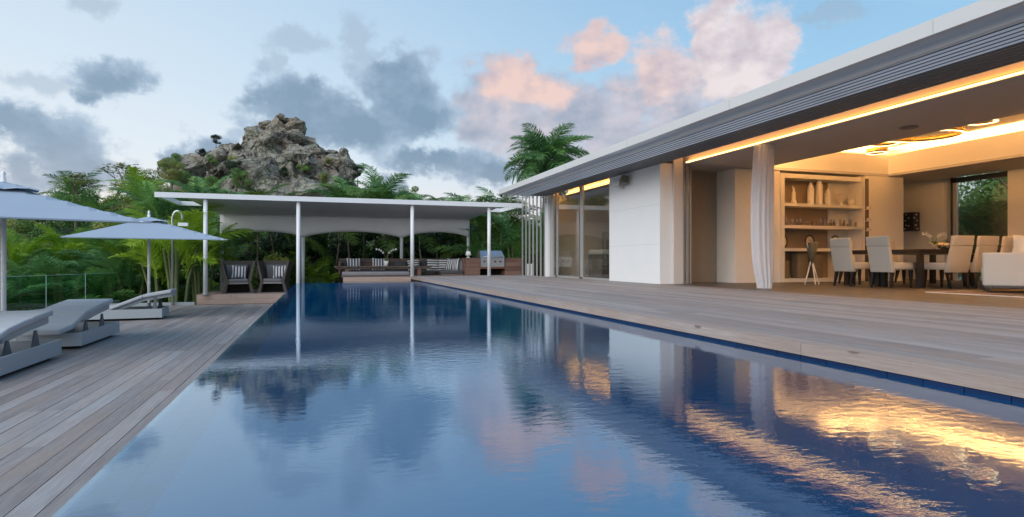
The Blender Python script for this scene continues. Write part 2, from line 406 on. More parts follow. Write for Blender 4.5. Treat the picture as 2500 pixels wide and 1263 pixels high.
# tiles on the sunken rim along the left edge, and the waterline band on the right
gt = MB().box(PX0+.022, PX0+.218, PY0, PY1-.01, WZ-.034, WZ-.021).build('grout_bed', grout, pool)
tm = MB().box(-.0465, .0465, -.0485, .0485, -.006, .006).mesh('rim_tile'); tm.materials.append(rimT)
rest = MB(); k = 0; y = 1.2
while y < PY1-.1:
    for cx in (PX0+.02+.05, PX0+.02+.148):
        if y < 8.6: link('rim_tile', tm, rimT, pool, loc=(cx, y+.05, WZ-.0165))
        else: rest.box(cx-.0465, cx+.0465, y+.0015, y+.0985, WZ-.0225, WZ-.0105)
    y += .1
tag(rest.build('rim_tiling', rimT, pool), kind='stuff')
bm_ = MB().box(-.007, .007, -.0975, .0975, -.11, .0185).mesh('band_tile'); bm_.materials.append(tile)
MB().box(PX1+.004, PX1+.02, PY0, PY1, -.3, -.076).build('band_grout', tile, pool)
y = 1.0
while y < PY1-.2: link('band_tile', bm_, tile, pool, loc=(PX1+.001, y+.1, WZ-.001)); y += .2
# water
def watermat():
    m, t = newmat('pool_water')
    co = t.n('ShaderNodeNewGeometry').outputs['Position']
    big = t.ss(t.noise(co, .35, 3, .5), .38, .68)
    n1 = t.noise(t.v('MULTIPLY', co, (7, 12, 1)), 1.6, 4, .6)
    n2 = t.noise(t.v('MULTIPLY', co, (1.6, 2, 1)), 1.1, 2, .5)
    # calmer near the left rim and towards the near end
    calm = t.ss(t.n('ShaderNodeSeparateXYZ', ins={0: co}).outputs[0], -.5, 1.5)
    hgt = t.m('ADD', t.m('MULTIPLY', n1, .36), t.m('MULTIPLY', n2, .30))
    st = t.m('MULTIPLY', t.m('MULTIPLY_ADD', big, .7, .35), t.m('MULTIPLY_ADD', calm, .6, .4))
    bp = t.n('ShaderNodeBump', ins={'Distance': .0042, 'Height': hgt}); t.t.links.new(st, bp.inputs['Strength'])
    lw = t.n('ShaderNodeFresnel', ins={'IOR': 1.9, 'Normal': bp.outputs[0]}).outputs[0]
    fac = t.m('MINIMUM', t.m('MULTIPLY_ADD', lw, 1.25, .07, clamp=True), .64)
    gl = t.n('ShaderNodeBsdfGlossy', ins={0: (.80, .92, 1, 1), 'Roughness': .03, 'Normal': bp.outputs[0]})
    body = t.n('ShaderNodeBsdfTransparent', ins={0: (.45, .78, .95, 1)})
    df = t.n('ShaderNodeBsdfDiffuse', ins={0: (.0, .066, .185, 1)})
    xx = t.n('ShaderNodeSeparateXYZ', ins={0: co})
    deep = t.m('MULTIPLY', t.m('GREATER_THAN', xx.outputs[0], PX0+.22), t.m('LESS_THAN', xx.outputs[1], PY1-.25))
    low = t.n('ShaderNodeMixShader', ins={0: t.m('MULTIPLY_ADD', deep, .62, .22), 1: body.outputs[0], 2: df.outputs[0]})
    fin(t, t.n('ShaderNodeMixShader', ins={0: fac, 1: low.outputs[0], 2: gl.outputs[0]}).outputs[0]); return m
wt = MB().quad((PX0+.001, PY0, WZ), (PX1-.007, PY0, WZ), (PX1-.007, PY1, WZ), (PX0+.001, PY1, WZ)).build('water', watermat())
tag(wt, 'calm dark blue pool water mirroring sky and house', kind='structure')
for i, (x, y) in enumerate(((1.22, 4.9), (1.42, 4.55))):  # two thin pale green discs lying just under the water surface
    d = MB().lathe([(.085, 0), (.09, .004), (.085, .008)], n=24).build('pool_disc', mat('pale_green_disc', (.10, .30, .22), .5), loc=(x, y, WZ-.012), smooth=True)
    tag(d, ['pale green disc under the water nearer the far end of the pool', 'pale green disc under the water nearer the camera of the two'][i], 'disc', 'green discs under the pool water')

# plank decks
def decking(root, x0, x1, y0f, y1, z, pitch, lens, mt, seed, th=.03, gap=.006, cap=295, name='plank'):
    rr = random.Random(seed); meshes = {}
    n = int(round((x1-x0)/pitch)); cnt = 0; extra = MB()
    cols = list(range(n))
    for i in cols:
        cx = x0+(i+.5)*pitch; ys = y0f(cx); y = ys - rr.uniform(0, 2.0)
        y = ys; first = True
        while y < y1-.05:
            L = rr.choice(lens)
            if first: L = rr.choice([lens[0]*.5, lens[0], lens[-1]]); first = False
            if y+L > y1-.4: L = y1-y
            key = round(L, 2)
            if cnt < cap:
                if key not in meshes:
                    m_ = MB().box(-pitch/2+gap/2, pitch/2-gap/2, -L/2+.0015, L/2-.0015, -th, 0).mesh(name); m_.materials.append(mt); meshes[key] = m_
                link(name, meshes[key], mt, root, loc=(cx, y+L/2, z+rr.uniform(-.0012, .0012)))
            else: extra.box(cx-pitch/2+gap/2, cx+pitch/2-gap/2, y+.0015, y+L-.0015, z-th, z)
            cnt += 1; y += L
    if extra.v: tag(extra.build(name+'_rest', mt, root), kind='stuff')
    return cnt
lower = empty('lower_deck', label='weathered grey lavender timber deck left of the pool', kind='structure')
under = mat('deck_underframe', (.012, .011, .010), .9)
def fence_x(y): return -6.9+(y-16.5)*.2
def ly0(cx): return 1.5 if cx > -4.5 else 4.5
MB().box(-7.15, PX0-.01, 1, 19.95, -1.0, -.845).build('underframe', under, lower)
decking(lower, -7.1, PX0-.012, ly0, 20.0, -.81, .154, [3.6, 4.2, 4.8], deckA, 5)
upper = empty('upper_deck', label='broad weathered timber terrace between pool and house', kind='structure')
MB().box(PX1+.03, 7.3, -1, 23.6, -.3, -.035).build('underframe', under, upper)
MB().box(.8, PX1+.03, 19.65, 23.6, -.9, -.035).build('underframe', under, upper)
decking(upper, PX1+.15, 7.3, lambda c: 0.6, 20.6, 0, .1482, [3.3, 3.9, 4.5], deckA, 11, gap=.004)
rr = random.Random(2); y = .6
while y < 19.55:     # wide edge board over the pool, seen as the pale fascia
    L = min(rr.choice((2.4, 3.0)), 19.6-y)
    MB().box(-.075, .073, -L/2+.002, L/2-.002, -.073, .001).build('edge_board', fasciaY, upper, loc=(PX1+.073, y+L/2, 0)); y += L
# pavilion floor: boards along X
y = 19.62
while y < 23.5:
    x = .76; 
    if y > 20.58: xe = 7.3
    else: xe = 2.88
    while x < xe-.05:
        L = min(random.choice((2.2, 2.6)), xe-x)
        if xe-x-L < .4: L = xe-x
        MB().box(-L/2+.002, L/2-.002, -.07, .07, -.03, 0).build('plank', deckB, upper, loc=(x+L/2, y+.073, 0)); x += L
    y += .146
for k in range(3):
    x = .75
    while x < 2.88:
        L = min((1.2, 1.5, .9)[k], 2.9-x); MB().box(-L/2+.002, L/2-.002, -.012, .012, -.07, .07).build('fascia_board', fasciaW, upper, loc=(x+L/2, 19.6, -.072-.146*k)); x += L
step = empty('platform', label='raised pinkish timber platform under the two wicker chairs', kind='structure')
MB().box(-3.45, -.62, 20.08, 23.4, -.93, -.54).build('underframe', under, step)
for k in range(2):
    x = -3.5
    for L in ((1.5, 1.4) if k else (1.1, 1.8)):
        MB().box(-L/2+.002, L/2-.002, -.014, .014, -.074, .074).build('fascia_board', fasciaW, step, loc=(x+L/2, 20.05, -.578-.152*k)); x += L
y = 20.06
while y < 23.4:
    for (xa, xb) in ((-3.5, -1.9), (-1.9, -.6)):
        MB().box((xa-xb)/2+.002, (xb-xa)/2-.002, -.07, .07, -.03, 0).build('plank', deckB, step, loc=((xa+xb)/2, y+.073, -.503))
    y += .146
# deck rear kerb left of the platform
tag(MB().box(-6.3, -3.55, 20.0, 20.1, -1.5, -.72).build('deck_kerb', lounger), 'pale grey kerb closing the far end of the lower deck', kind='structure')

# ============================================================ VILLA
villa = empty('villa', (7.3, 10, 0), label='white flat roofed villa with open glowing living room and louvered eaves', cat='house')
def VP(mb, name, m, bev=0, smooth=False):
    o = mb.build(name, m, villa, smooth, bev); o.location = (-7.3, -10, 0); return o
def vbox(name, m, *a, bev=0): return VP(MB().box(*a), name, m, bev)
Z2 = 2.72
# floor
fl = MB().box(7.32, 16.6, -1.5, 18.5, -.12, -.004).build('floor', floorD); tag(fl, 'dark grey brown stone floor inside the living room', kind='structure')
# walls
vbox('wall', white, 7.3, 7.62, 11.66, 14.1, 0, Z2)
vbox('wall', white, 7.62, 9.35, 12.4, 14.1, 0, Z2)
vbox('wall', cream, 9.35, 10.66, 11.7, 14.1, 0, Z2-.01)
vbox('wall', cream, 13.30, 14.62, 11.65, 12.6, 0, Z2-.012)
vbox('wall', cream, 10.66, 13.30, 12.15, 12.6, 0, Z2-.012)
vbox('wall', cream, 14.62, 16.5, 12.9, 13.2, 0, 2.95)
vbox('wall', cream, 16.2, 16.5, 11.72, 12.9, 0, 2.95)
vbox('wall', cream, 15.9, 16.5, 9.0, 9.97, 0, 2.95)
vbox('wall', cream, 16.2, 16.5, -1.5, 9.0, 0, 2.95)
vbox('wall', cream, 10.0, 16.2, 1.6, 1.9, 0, 2.95)
vbox('wall', white, 7.28, 7.5, 18.42, 18.62, 0, Z2)
vbox('wall', cream, 7.5, 12.0, 18.44, 18.62, 0, Z2)
vbox('wall', cream, 11.9, 12.1, 14.1, 18.44, 0, Z2)
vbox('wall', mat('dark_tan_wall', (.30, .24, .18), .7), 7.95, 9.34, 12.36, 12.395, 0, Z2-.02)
# ceilings: soffit band, tray, cove
vbox('ceiling', ceilG, 7.9, 10.0, -1.5, 14.1, Z2, Z2+.06)
vbox('ceiling', ceilG, 7.9, 11.9, 14.1, 18.44, Z2, Z2+.06)
vbox('ceiling', ceilG, 10.0, 14.1, 11.65, 14.0, Z2, Z2+.06)
vbox('ceiling', ceilG, 14.1, 15.9, 1.9, 12.9, Z2, Z2+.06)
vbox('ceiling', ceilG, 10.0, 14.1, 1.9, 2.5, Z2, Z2+.06)
vbox('tray_ceiling', cream, 9.6, 14.6, 2.0, 12.15, 3.44, 3.48)
vbox('tray_side', cream, 14.1, 14.14, 2.45, 11.7, Z2+.06, 3.27)
vbox('tray_side', cream, 14.56, 14.6, 2.0, 12.15, 3.2, 3.44)
vbox('tray_side', cream, 9.6, 14.56, 12.11, 12.15, 3.2, 3.44)
vbox('tray_ledge', cream, 14.14, 14.56, 2.0, 12.11, 3.16, 3.2)
vbox('tray_ledge', cream, 9.6, 14.1, 11.7, 12.11, 3.16, 3.2)
vbox('led_strip', ledC, 14.17, 14.21, 2.6, 11.6, 3.205, 3.225)
vbox('led_strip', ledC, 9.8, 14.0, 11.73, 11.77, 3.205, 3.225)
vbox('tray_side', cream, 10.0, 14.1, 11.65, 11.69, Z2+.06, 3.27)
vbox('tray_side', cream, 9.7, 14.1, 2.41, 2.45, Z2+.06, 3.44)
vbox('tray_side', cream, 9.66, 9.7, 2.45, 11.7, Z2+.06, 3.44)
vbox('led_strip', ledC, 9.74, 9.80, 2.6, 11.5, Z2+.07, Z2+.10)
vbox('cove_ceiling', cream, 7.3, 7.96, -1.5, 18.4, 3.0, 3.04)
vbox('cove_side', cream, 7.96, 8.0, -1.5, 18.4, Z2+.06, 3.0)
vbox('led_strip', ledH, 7.925, 7.95, -1.0, 11.5, Z2+.0605, Z2+.066)  # second strip, hidden above the lip, added to brighten the cove surfaces
vbox('led_strip', ledB, 7.925, 7.95, 14.2, 18.3, Z2+.0605, Z2+.066)  # hidden strip added to brighten the bedroom behind its glass
vbox('cove_side', cream, 7.27, 7.3, -1.5, 18.4, Z2+.02, 3.0)
vbox('led_strip', ledW, 7.872, 7.898, -1.0, 11.5, Z2+.012, Z2+.034)
vbox('led_strip', ledW, 7.872, 7.898, 14.2, 18.3, Z2+.012, Z2+.034)
vbox('cove_ceiling', cream, 15.9, 16.5, 1.9, 12.9, 2.95, 3.0)
vbox('cove_side', cream, 15.86, 15.9, 1.9, 12.9, Z2+.06, 2.95)
vbox('led_strip', ledW, 15.87, 15.895, 2, 12.8, Z2+.065, Z2+.09)
# roof, fascia
vbox('roof_slab', fasM, 7.96, 16.8, -2.0, 18.6, 3.50, 3.58)
vbox('roof_slab', fasM, 7.30, 7.955, -2.0, 18.6, 3.045, 3.12)
vbox('roof_upstand', fasM, 7.96, 8.0, -2.0, 18.6, 3.02, 3.50)
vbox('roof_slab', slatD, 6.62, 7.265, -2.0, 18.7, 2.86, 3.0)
vbox('fascia', fasM, 5.66, 5.70, -2.0, 18.75, 2.715, 2.865)
vbox('fascia_gutter', mat('gutter_blue_grey', (.62, .69, .78), .35, .1, 2, metal=.4, stretch=(2, .3, 2)), 5.70, 5.93, -2.0, 18.7, 2.735, 2.765)
vbox('fascia_trim', whiteM, 5.93, 5.975, -2.0, 18.7, 2.665, 2.76)
vbox('end_beam', fasM, 5.70, 7.3, 18.7, 18.745, 2.70, 2.862)
x = 5.99; k = 0
while x < 6.60:      # outer, open louver blades
    VP(MB().box(x+.072, x+.082, -2, 18.68, 2.675, 2.684), 'louver_gap_shade', darkM); VP(MB().hexa([(x+.070, -2, 2.685), (x+.076, -2, 2.689), (x+.076, 18.68, 2.689), (x+.070, 18.68, 2.685), (x+.012, -2, 2.736), (x+.018, -2, 2.740), (x+.018, 18.68, 2.740), (x+.012, 18.68, 2.736)]), 'louver_slat', slatL); x += .108  # dark bars added to draw the shaded gaps between the blades
x = 6.64
while x < 7.26:      # inner, edge-on blades
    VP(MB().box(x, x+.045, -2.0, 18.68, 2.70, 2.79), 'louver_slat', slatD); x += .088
for yy in (1.2, 4.2, 7.2, 10.2, 13.2, 16.2): VP(MB().box(5.656, 5.659, yy, yy+.003, 2.722, 2.858), 'fascia_joint', jambM)
for zz in (.9, 1.8): VP(MB().box(7.2975, 7.299, 11.68, 14.08, zz, zz+.004), 'panel_joint', jambM)
for yy in (3.2, 6.0, 8.8, 11.6, 14.4, 17.2): VP(MB().box(5.72, 7.26, yy, yy+.07, 2.80, 2.855), 'cross_beam', slatD)
for k in range(9): x = 5.8+k*.17; VP(MB().box(x, x+.05, 18.745, 18.80, 2.64, 2.69), 'beam_end', whiteM)
# stack of door leaves by the white wall
vbox('door_jamb', mat('jamb_beige', (.60, .56, .53), .5, .04, 2), 7.621, 7.86, 11.60, 11.66, 0, Z2+.2)
for (xa, xb) in ((7.875, 7.965), (7.985, 8.07)):
    o = vbox('sliding_door', glassW, xa+.012, xb-.012, 11.60, 11.62, .05, Z2-.02)
    for (p, q) in ((xa, xa+.012), (xb-.012, xb)): MB().box(p, q, 11.58, 11.64, 0, Z2).build('frame', jambM, o)
# bedroom glazing on the facade
o = vbox('window', glassW, 7.36, 7.372, 14.12, 18.10, .05, Z2-.01)
for (ya, yb, mm) in ((14.10, 14.14, jambM), (15.86, 16.02, jambM), (16.02, 16.06, darkM), (17.78, 17.86, jambM), (17.88, 17.93, darkM), (18.10, 18.38, jambM)):
    MB().box(7.335, 7.40, ya, yb, 0, Z2).build('frame', mm, o)
MB().box(7.335, 7.40, 14.14, 18.1, 0, .05).build('sill', jambM, o)
vbox('corner_post', white, 7.26, 7.335, 18.40, 18.66, 0, 2.45)
# rear glazing of the living room
o = vbox('window', glassW, 16.3, 16.312, 10.0, 11.68, .08, Z2+.1)
for (ya, yb, mm) in ((11.62, 11.70, jambM), (11.56, 11.60, darkM), (11.44, 11.54, jambM), (9.98, 10.03, jambM)):
    MB().box(16.27, 16.34, ya, yb, 0, Z2+.2).build('frame', mm, o)
MB().box(16.27, 16.34, 10.03, 11.6, 2.62, 2.75).build('lintel', darkM, o)
# flush ceiling speaker
VP(MB().lathe([(.13, 0), (.14, .01), (.13, .02)], (8.87+.35, 7.25, Z2-.02), 24), 'ceiling_speaker', mat('speaker_grille', (.22, .20, .19), .7), smooth=True)
# vertical fins beyond the facade
for k in range(7):
    y = 20.62-k*.3
    f = MB().box(-.016, .016, -.045, .045, 0, 2.95).build('screen_fin', jambM, villa, loc=(-.17+.03*k, y-10, 0))
for k in (1, 2): MB().box(7.17+.03*k, 7.21+.03*k, 20.62-k*.3-.1, 20.62-k*.3+.1, 0, .42).build('planter_panel', whiteM, villa, loc=(-7.3, -10, 0))
MB().box(-.22, .08, 8.76, 10.7, 2.95, 3.05).build('screen_beam', fasM, villa)
# built-in furniture seen through the bedroom glass
mt = mat('bedroom_unit', (.22, .19, .17), .6)
o = MB().box(9.2, 10.0, 16.9, 18.3, 0, 1.5).build('wardrobe', mt); tag(o, 'dark low wardrobe dimly seen through the bedroom glass', 'wardrobe')
o = empty('bed', (9.6, 14.95, 0), label='low bed with tan cover behind the right bedroom pane', cat='bed')
softbox('mattress', -1, 1.1, -.7, .7, .2, .55, mat('tan_cover', (.40, .28, .17), .8), o, .06); MB().box(-1.02, 1.12, -.72, .72, .0, .2).build('frame', mt, o)
o = empty('vanity', (8.7, 17.2, 0), label='pale washstand with dark base behind the left bedroom pane', cat='washstand')
MB().box(-.3, .3, -.5, .5, 0, .72).build('cabinet', mt, o); softbox('basin', -.3, .3, -.5, .5, .722, .88, terra, o, .04)
o = empty('room_divider', (8.6, 16.35, 0), label='slim grey glazed screen standing inside the bedroom', cat='screen')
MB().box(-.03, .03, -.04, .04, 0, 2.7).build('post', jambM, o); MB().box(.9, .96, -.04, .04, 0, 2.7).build('post', jambM, o); MB().box(.03, .9, -.006, .006, .02, 2.68).build('pane', glassW, o)
# ring lamps in the tray
def ringlamp(c, r, label, z=2.79, w_=.04, h=.09):
    o = empty('ring_lamp', (c[0], c[1], z), label=label, cat='ring lamp', group='gold ring lamps in the ceiling recess')
    MB().ring((0, 0, 0), r-w_, r-w_+.004, .004, h).build('inner_band', gold, o, True)
    MB().ring((0, 0, 0), r, r+.004, .004, h).build('outer_band', gold, o, True)
    MB().ring((0, 0, 0), r-w_, r+.004, -.006, .002).build('light_ring', ringE, o)
    for a in (0, 2.1, 4.2): MB().tube([(r*math.cos(a)*.97, r*math.sin(a)*.97, h-.01), (r*math.cos(a)*.9, r*math.sin(a)*.9, 3.33-z)], .004, 5).build('wire', gold, o)
    return o
ringlamp((10.45, 8.72), .25, 'small gold ring lamp just left of the big ring')
ringlamp((10.98, 9.33), .19, 'smallest gold ring lamp hanging lowest at the left', z=2.75, w_=.035)
ringlamp((10.72, 8.05), .55, 'biggest gold ring lamp in the middle of the recess', z=2.82)
ringlamp((10.32, 6.85), .21, 'single gold ring lamp hanging apart on the right')
# curtain
def curtain():
    mb = MB(); NZ, NA = 26, 72
    for j in range(NZ+1):
        s = j/NZ; z = 2.70*(1-s)
        hw = .17+.045*math.sin(PI*min(1, s*1.05))**1.0 - .0*s
        cx = .17-hw
        if s > .85: hw -= .05*(s-.85)/.15
        for i in range(NA):
            a = 2*PI*i/NA; rr_ = 1+.13*math.sin(a*13+s*1.6)+.07*math.sin(a*7+2-s*2)+.035*noise.noise(Vector((math.cos(a)*2, math.sin(a)*2, s*3)))
            mb.v.append((cx+hw*math.cos(a)*rr_, .13*math.sin(a)*rr_, z))
    for j in range(NZ):
        for i in range(NA): mb.f.append((j*NA+i, j*NA+(i+1)%NA, (j+1)*NA+(i+1)%NA, (j+1)*NA+i))
    return mb
m, t = newmat('sheer_curtain'); df = t.n('ShaderNodeBsdfDiffuse', ins={0: (.88, .86, .87, 1)}); tl = t.n('ShaderNodeBsdfTranslucent', ins={0: (.8, .74, .74, 1)})
fin(t, t.n('ShaderNodeMixShader', ins={0: .45, 1: df.outputs[0], 2: tl.outputs[0]}).outputs[0])
cu = curtain().build('curtain', m, smooth=True, loc=(8.02, 9.2, .003)); tag(cu, 'gathered sheer white curtain hanging at the open living room edge', 'curtain')

# display shelf
sh = empty('display_shelf', (10.67, 11.66, 0), label='white built-in display shelf with three boards beside the curtain', cat='shelf')
MB().box(-.01, .1, 0, .5, 0, 2.66).build('side_panel', shelfM, sh); MB().box(2.56, 2.63, 0, .5, 0, 2.66).build('side_panel', shelfM, sh)
MB().box(.1, 2.56, .03, .5, 2.55, 2.66).build('top', shelfM, sh); MB().box(.1, 2.56, 0, .5, 0, .09).build('base', shelfM, sh)
MB().box(.1, 1.9, .46, .5, .09, 2.55).build('back_panel', mat('shelf_back_brown', (.27, .20, .14), .6), sh); MB().box(1.9, 2.56, .44, .5, .09, 2.55).build('back_panel', shelfM, sh)
for z in (1.86, 1.32, .76): MB().box(.1, 2.56, .0, .46, z, z+.075).build('shelf_board', shelfM, sh)
SY = 11.85
def shelfobj(name, x, z, mb, m, label, cat, group=None, smooth=True):
    o = mb.build(name, m, smooth=smooth, loc=(x, SY, z)); return tag(o, label, cat, group)
zt = 1.937
def tower(h, r): return MB().lathe([(r, 0), (r, h*.72), (r*.78, h*.74), (r*.72, h*.86), (r*.45, h*.88), (r*.38, h*.97), (r*.12, h)], n=8)
shelfobj('figurine', 11.75, zt, tower(.56, .085), china, 'middle height white tower ornament left of the tallest one', 'ornament', 'white tower ornaments', False)
shelfobj('figurine', 12.02, zt, tower(.70, .085), china, 'tallest white tower ornament on the top shelf', 'ornament', 'white tower ornaments', False)
shelfobj('figurine', 12.30, zt, tower(.42, .075), china, 'shortest white tower ornament right of the tallest one', 'ornament', 'white tower ornaments', False)
st = MB().lathe([(.07, 0), (.06, .08), (.045, .1), (.05, .2), (.04, .3), (.022, .33), (.03, .37), (.01, .41)], n=10); st.tube([(.02, 0, .28), (-.03, 0, .36), (-.035, 0, .45)], .012, 6); st.tube([(0, 0, .28), (.05, 0, .22)], .013, 6)
shelfobj('statuette', 11.22, zt, st, china, 'small white robed statuette with one arm raised', 'statuette')
co_ = MB(); rr = random.Random(5)
for k in range(16):
    a = rr.uniform(0, 2*PI); t_ = rr.uniform(.05, .2)
    p1 = Vector((t_*.5*math.cos(a), t_*.4*math.sin(a), .12)); p2 = Vector((t_*math.cos(a), t_*.7*math.sin(a), rr.uniform(.2, .34)))
    co_.tube([(0, 0, .02), p1, p2], [.02, .014, .008], 5)
    co_.tube([p1, p1+Vector((rr.uniform(-.07, .07), rr.uniform(-.04, .04), .1))], [.012, .007], 5)
co_.lathe([(.05, 0), (.03, .1)], n=8)
shelfobj('coral_ornament', 12.72, zt, co_, china, 'branching white coral ornament on the top shelf', 'ornament', None, False)
for x, h, l in ((10.86, .16, 'short white candle pot at the left end of the top shelf'), (13.05, .15, 'small white jar right of the coral ornament'), (13.14, .2, 'slim white jar at the right end of the top shelf')):
    shelfobj('jar', x, zt, MB().lathe([(.035, 0), (.038, h*.8), (.02, h*.9), (.026, h)], n=12), china, l, 'jar')
tum = MB().lathe([(.028, 0), (.034, .12), (.031, .12), (.026, .006)], n=10).mesh('tumbler'); tum.materials.append(glassT)
rr = random.Random(9)
for k in range(30):
    o = link('tumbler', tum, glassT, None, loc=(10.85+k*.078+rr.uniform(-.01, .01), SY+rr.uniform(-.1, .1), 1.397)); o.scale = (1, 1, rr.choice((.7, 1, 1.5)))
    tag(o, 'clear drinking glass among the row on the middle shelf', 'glass', 'drinking glasses on the middle shelf')
plate = mat('plate_face', (.50, .42, .30), .4); 
for k, (x, l) in enumerate(((10.88, 'left dark rimmed oval plate with a drawn face, half hidden'), (11.72, 'middle dark rimmed oval plate with a drawn face'), (12.55, 'right dark rimmed oval plate behind the twig stand'))):
    o = empty('face_plate', (x, SY, .836), label=l, cat='plate', group='oval face plates on the lowest shelf board')
    r_ = MB().ring((0, 0, 0), .115, .15, -.012, .012, 28).build('rim', black, o, True); r_.rotation_euler = (PI/2-.1, 0, 0); r_.location = (0, 0, .17); r_.scale = (1, 1.15, 1)
    d_ = MB().lathe([(.118, -.006), (.118, .006)], n=24).build('face', plate, o); d_.rotation_euler = (PI/2-.1, 0, 0); d_.location = (0, 0, .17); d_.scale = (1, 1.15, 1)
    fm = MB(); fm.tube([(-.05, -.02, .20), (-.02, -.02, .21)], .006, 5).tube([(.03, -.02, .21), (.06, -.02, .2)], .006, 5).tube([(0, -.02, .2), (.015, -.02, .15), (0, -.02, .145)], .005, 5).tube([(-.02, -.02, .11), (.03, -.02, .11)], .006, 5); fm.build('features', black, o)
for x, w_, h, l in ((10.95, .16, .45, 'dark box file on the floor of the shelf'), (11.45, .32, .62, 'tall brown storage bin on the floor of the shelf'), (11.95, .28, .60, 'second brown storage bin on the floor of the shelf')):
    o = softbox('storage_bin', -w_/2, w_/2, -.12, .12, 0, h, mat('bin_brown', (.16, .13, .09), .6), None, .02); o.location = (x, SY+.05, .092); tag(o, l, 'bin')
# things glimpsed in the slot right of the shelf
for z in (.95, 1.3, 1.55, 1.85):
    o = MB().box(-.035, .035, -.1, .1, 0, .06).build('book', china, loc=(13.335, 11.62, z)); tag(o, 'small white item on the %s ledge in the slot right of the shelf' % {.95: 'lowest', 1.3: 'second', 1.55: 'third', 1.85: 'highest'}[z], 'book', 'items in the shelf slot'); o.hide_render = False
# fix: slot ledge items rest on a narrow rack
rk = empty('slot_rack', (13.335, 11.62, 0), label='narrow dark rack between display shelf and wall panel', cat='rack')
MB().box(-.04, .04, -.02, .024, 0, 2.62).build('back', mat('rack_brown', (.10, .07, .05), .6), rk)
for z in (.93, 1.28, 1.53, 1.83): MB().box(-.04, .04, -.12, .02, z, z+.018).build('ledge', china, rk)
for o in [o for o in COL.objects if o.name.startswith('book')]: o.location.y -= .06; o.scale = (.9, .5, 1)

# wall speaker box
o = empty('wall_box', (15.95, 12.55, 1.62), label='black wall mounted box dotted with white marks beyond the wall panel', cat='speaker')
MB().box(-.25, .02, -.32, .1, -.26, .26).build('body', black, o, bev=.01)
dm = MB()
for (py, pz) in ((-.12, .2), (-.2, .1), (-.1, .03), (-.12, -.1), (-.08, -.2), (-.2, -.12)): dm.box(-.256, -.25, py-.02, py+.02, pz-.012, pz+.012)
for (px, pz) in ((-.12, .19), (-.2, .1), (-.1, .03), (-.14, -.1), (-.08, -.2)): dm.box(px-.025, px+.025, -.326, -.32, pz-.014, pz+.014)
dm.build('markings', terra, o); MB().box(.02, .25, -.05, .05, -.05, .05).build('bracket', black, o)

# dining set
def dtable(y0, y1, label):
    o = empty('dining_table', (12.1, (y0+y1)/2, 0), label=label, cat='table', group='black dining tables'); h = (y1-y0)/2
    MB().box(-1.3, 1.3, -h, h, .66, .745).build('tabletop', black, o, bev=.004)
    for sx in (-1, 1):
        for sy in (-1, 1): MB().box(sx*1.26-.045, sx*1.26+.045, sy*(h-.05)-.045, sy*(h-.05)+.045, 0, .66).build('leg', black, o)
dtable(8.25, 9.10, 'black dining table nearer the sofa with orchid and silver bowl'); dtable(9.13, 9.98, 'black dining table nearer the display shelf')
def dchair():
    o = empty('dining_chair', (0, 0, 0), label='x', cat='chair', group='beige upholstered dining chairs')
    softbox('seat', -.235, .235, -.24, .25, .35, .49, beige, o, .025)
    bk = MB().hexa([(-.24, -.30, .30), (.24, -.30, .30), (.24, -.21, .30), (-.24, -.21, .30), (-.24, -.40, .80), (.24, -.40, .80), (.24, -.34, .80), (-.24, -.34, .80)]).build('backrest', beige, o, True)
    b = bk.modifiers.new('bevel', 'BEVEL'); b.width = .018; b.segments = 3; b.limit_method = 'ANGLE'
    cp = MB().hexa([(-.245, -.405, .80), (.245, -.405, .80), (.245, -.335, .80), (-.245, -.335, .80), (-.245, -.425, .99), (.245, -.425, .99), (.245, -.36, .99), (-.245, -.36, .99)]).build('headrest', beige, o, True)
    b = cp.modifiers.new('bevel', 'BEVEL'); b.width = .02; b.segments = 3; b.limit_method = 'ANGLE'
    for sx in (-1, 1):
        MB().hexa([(sx*.2-.014, .2, 0), (sx*.2+.014, .2, 0), (sx*.2+.014, .23, 0), (sx*.2-.014, .23, 0), (sx*.2-.028, .18, .35), (sx*.2+.028, .18, .35), (sx*.2+.028, .24, .35), (sx*.2-.028, .24, .35)]).build('leg', black, o)
        MB().hexa([(sx*.2-.014, -.34, 0), (sx*.2+.014, -.34, 0), (sx*.2+.014, -.31, 0), (sx*.2-.014, -.31, 0), (sx*.2-.028, -.28, .35), (sx*.2+.028, -.28, .35), (sx*.2+.028, -.21, .35), (sx*.2-.028, -.21, .35)]).build('leg', black, o)
    return o
ch = dchair()   # faces +Y
spots = [(10.62, 9.55, -PI/2, 'grey lit dining chair at the left end of the table nearest the shelf'),
 (10.62, 8.68, -PI/2, 'grey lit dining chair at the left end of the table, second from the shelf'),
 (11.45, 8.30, -.10, 'peach lit dining chair with its back to the pool, leftmost by the sofa'),
 (12.08, 8.28, -.05, 'peach lit dining chair in the middle of the row behind the sofa'),
 (12.72, 8.28, 0, 'peach lit dining chair at the right of the row, behind the sofa cushion'),
 (11.45, 10.2, PI, 'yellow lit dining chair across the table, seen between the two left end chairs'),
 (12.75, 10.2, PI, 'yellow lit dining chair across the table, seen left of the near row')]
for i, (x, y, rz, l) in enumerate(spots):
    if i == 0: ch.location = (x, y, .002); ch.rotation_euler = (0, 0, rz); ch['label'] = l
    else: copy_tree(ch, (x, y, .002), rz, l)
bw = MB().lathe([(.06, 0), (.13, .03), (.17, .09), (.15, .15), (.14, .148), (.15, .09), (.05, .02)], n=18)
tag(bw.build('silver_bowl', mat('hammered_silver', (.5, .42, .30), .25, .6, 14, metal=.8, bump=.8, bscale=25), smooth=True, loc=(12.15, 8.75, .746)), 'hammered silver brown bowl on the black dining table', 'bowl')
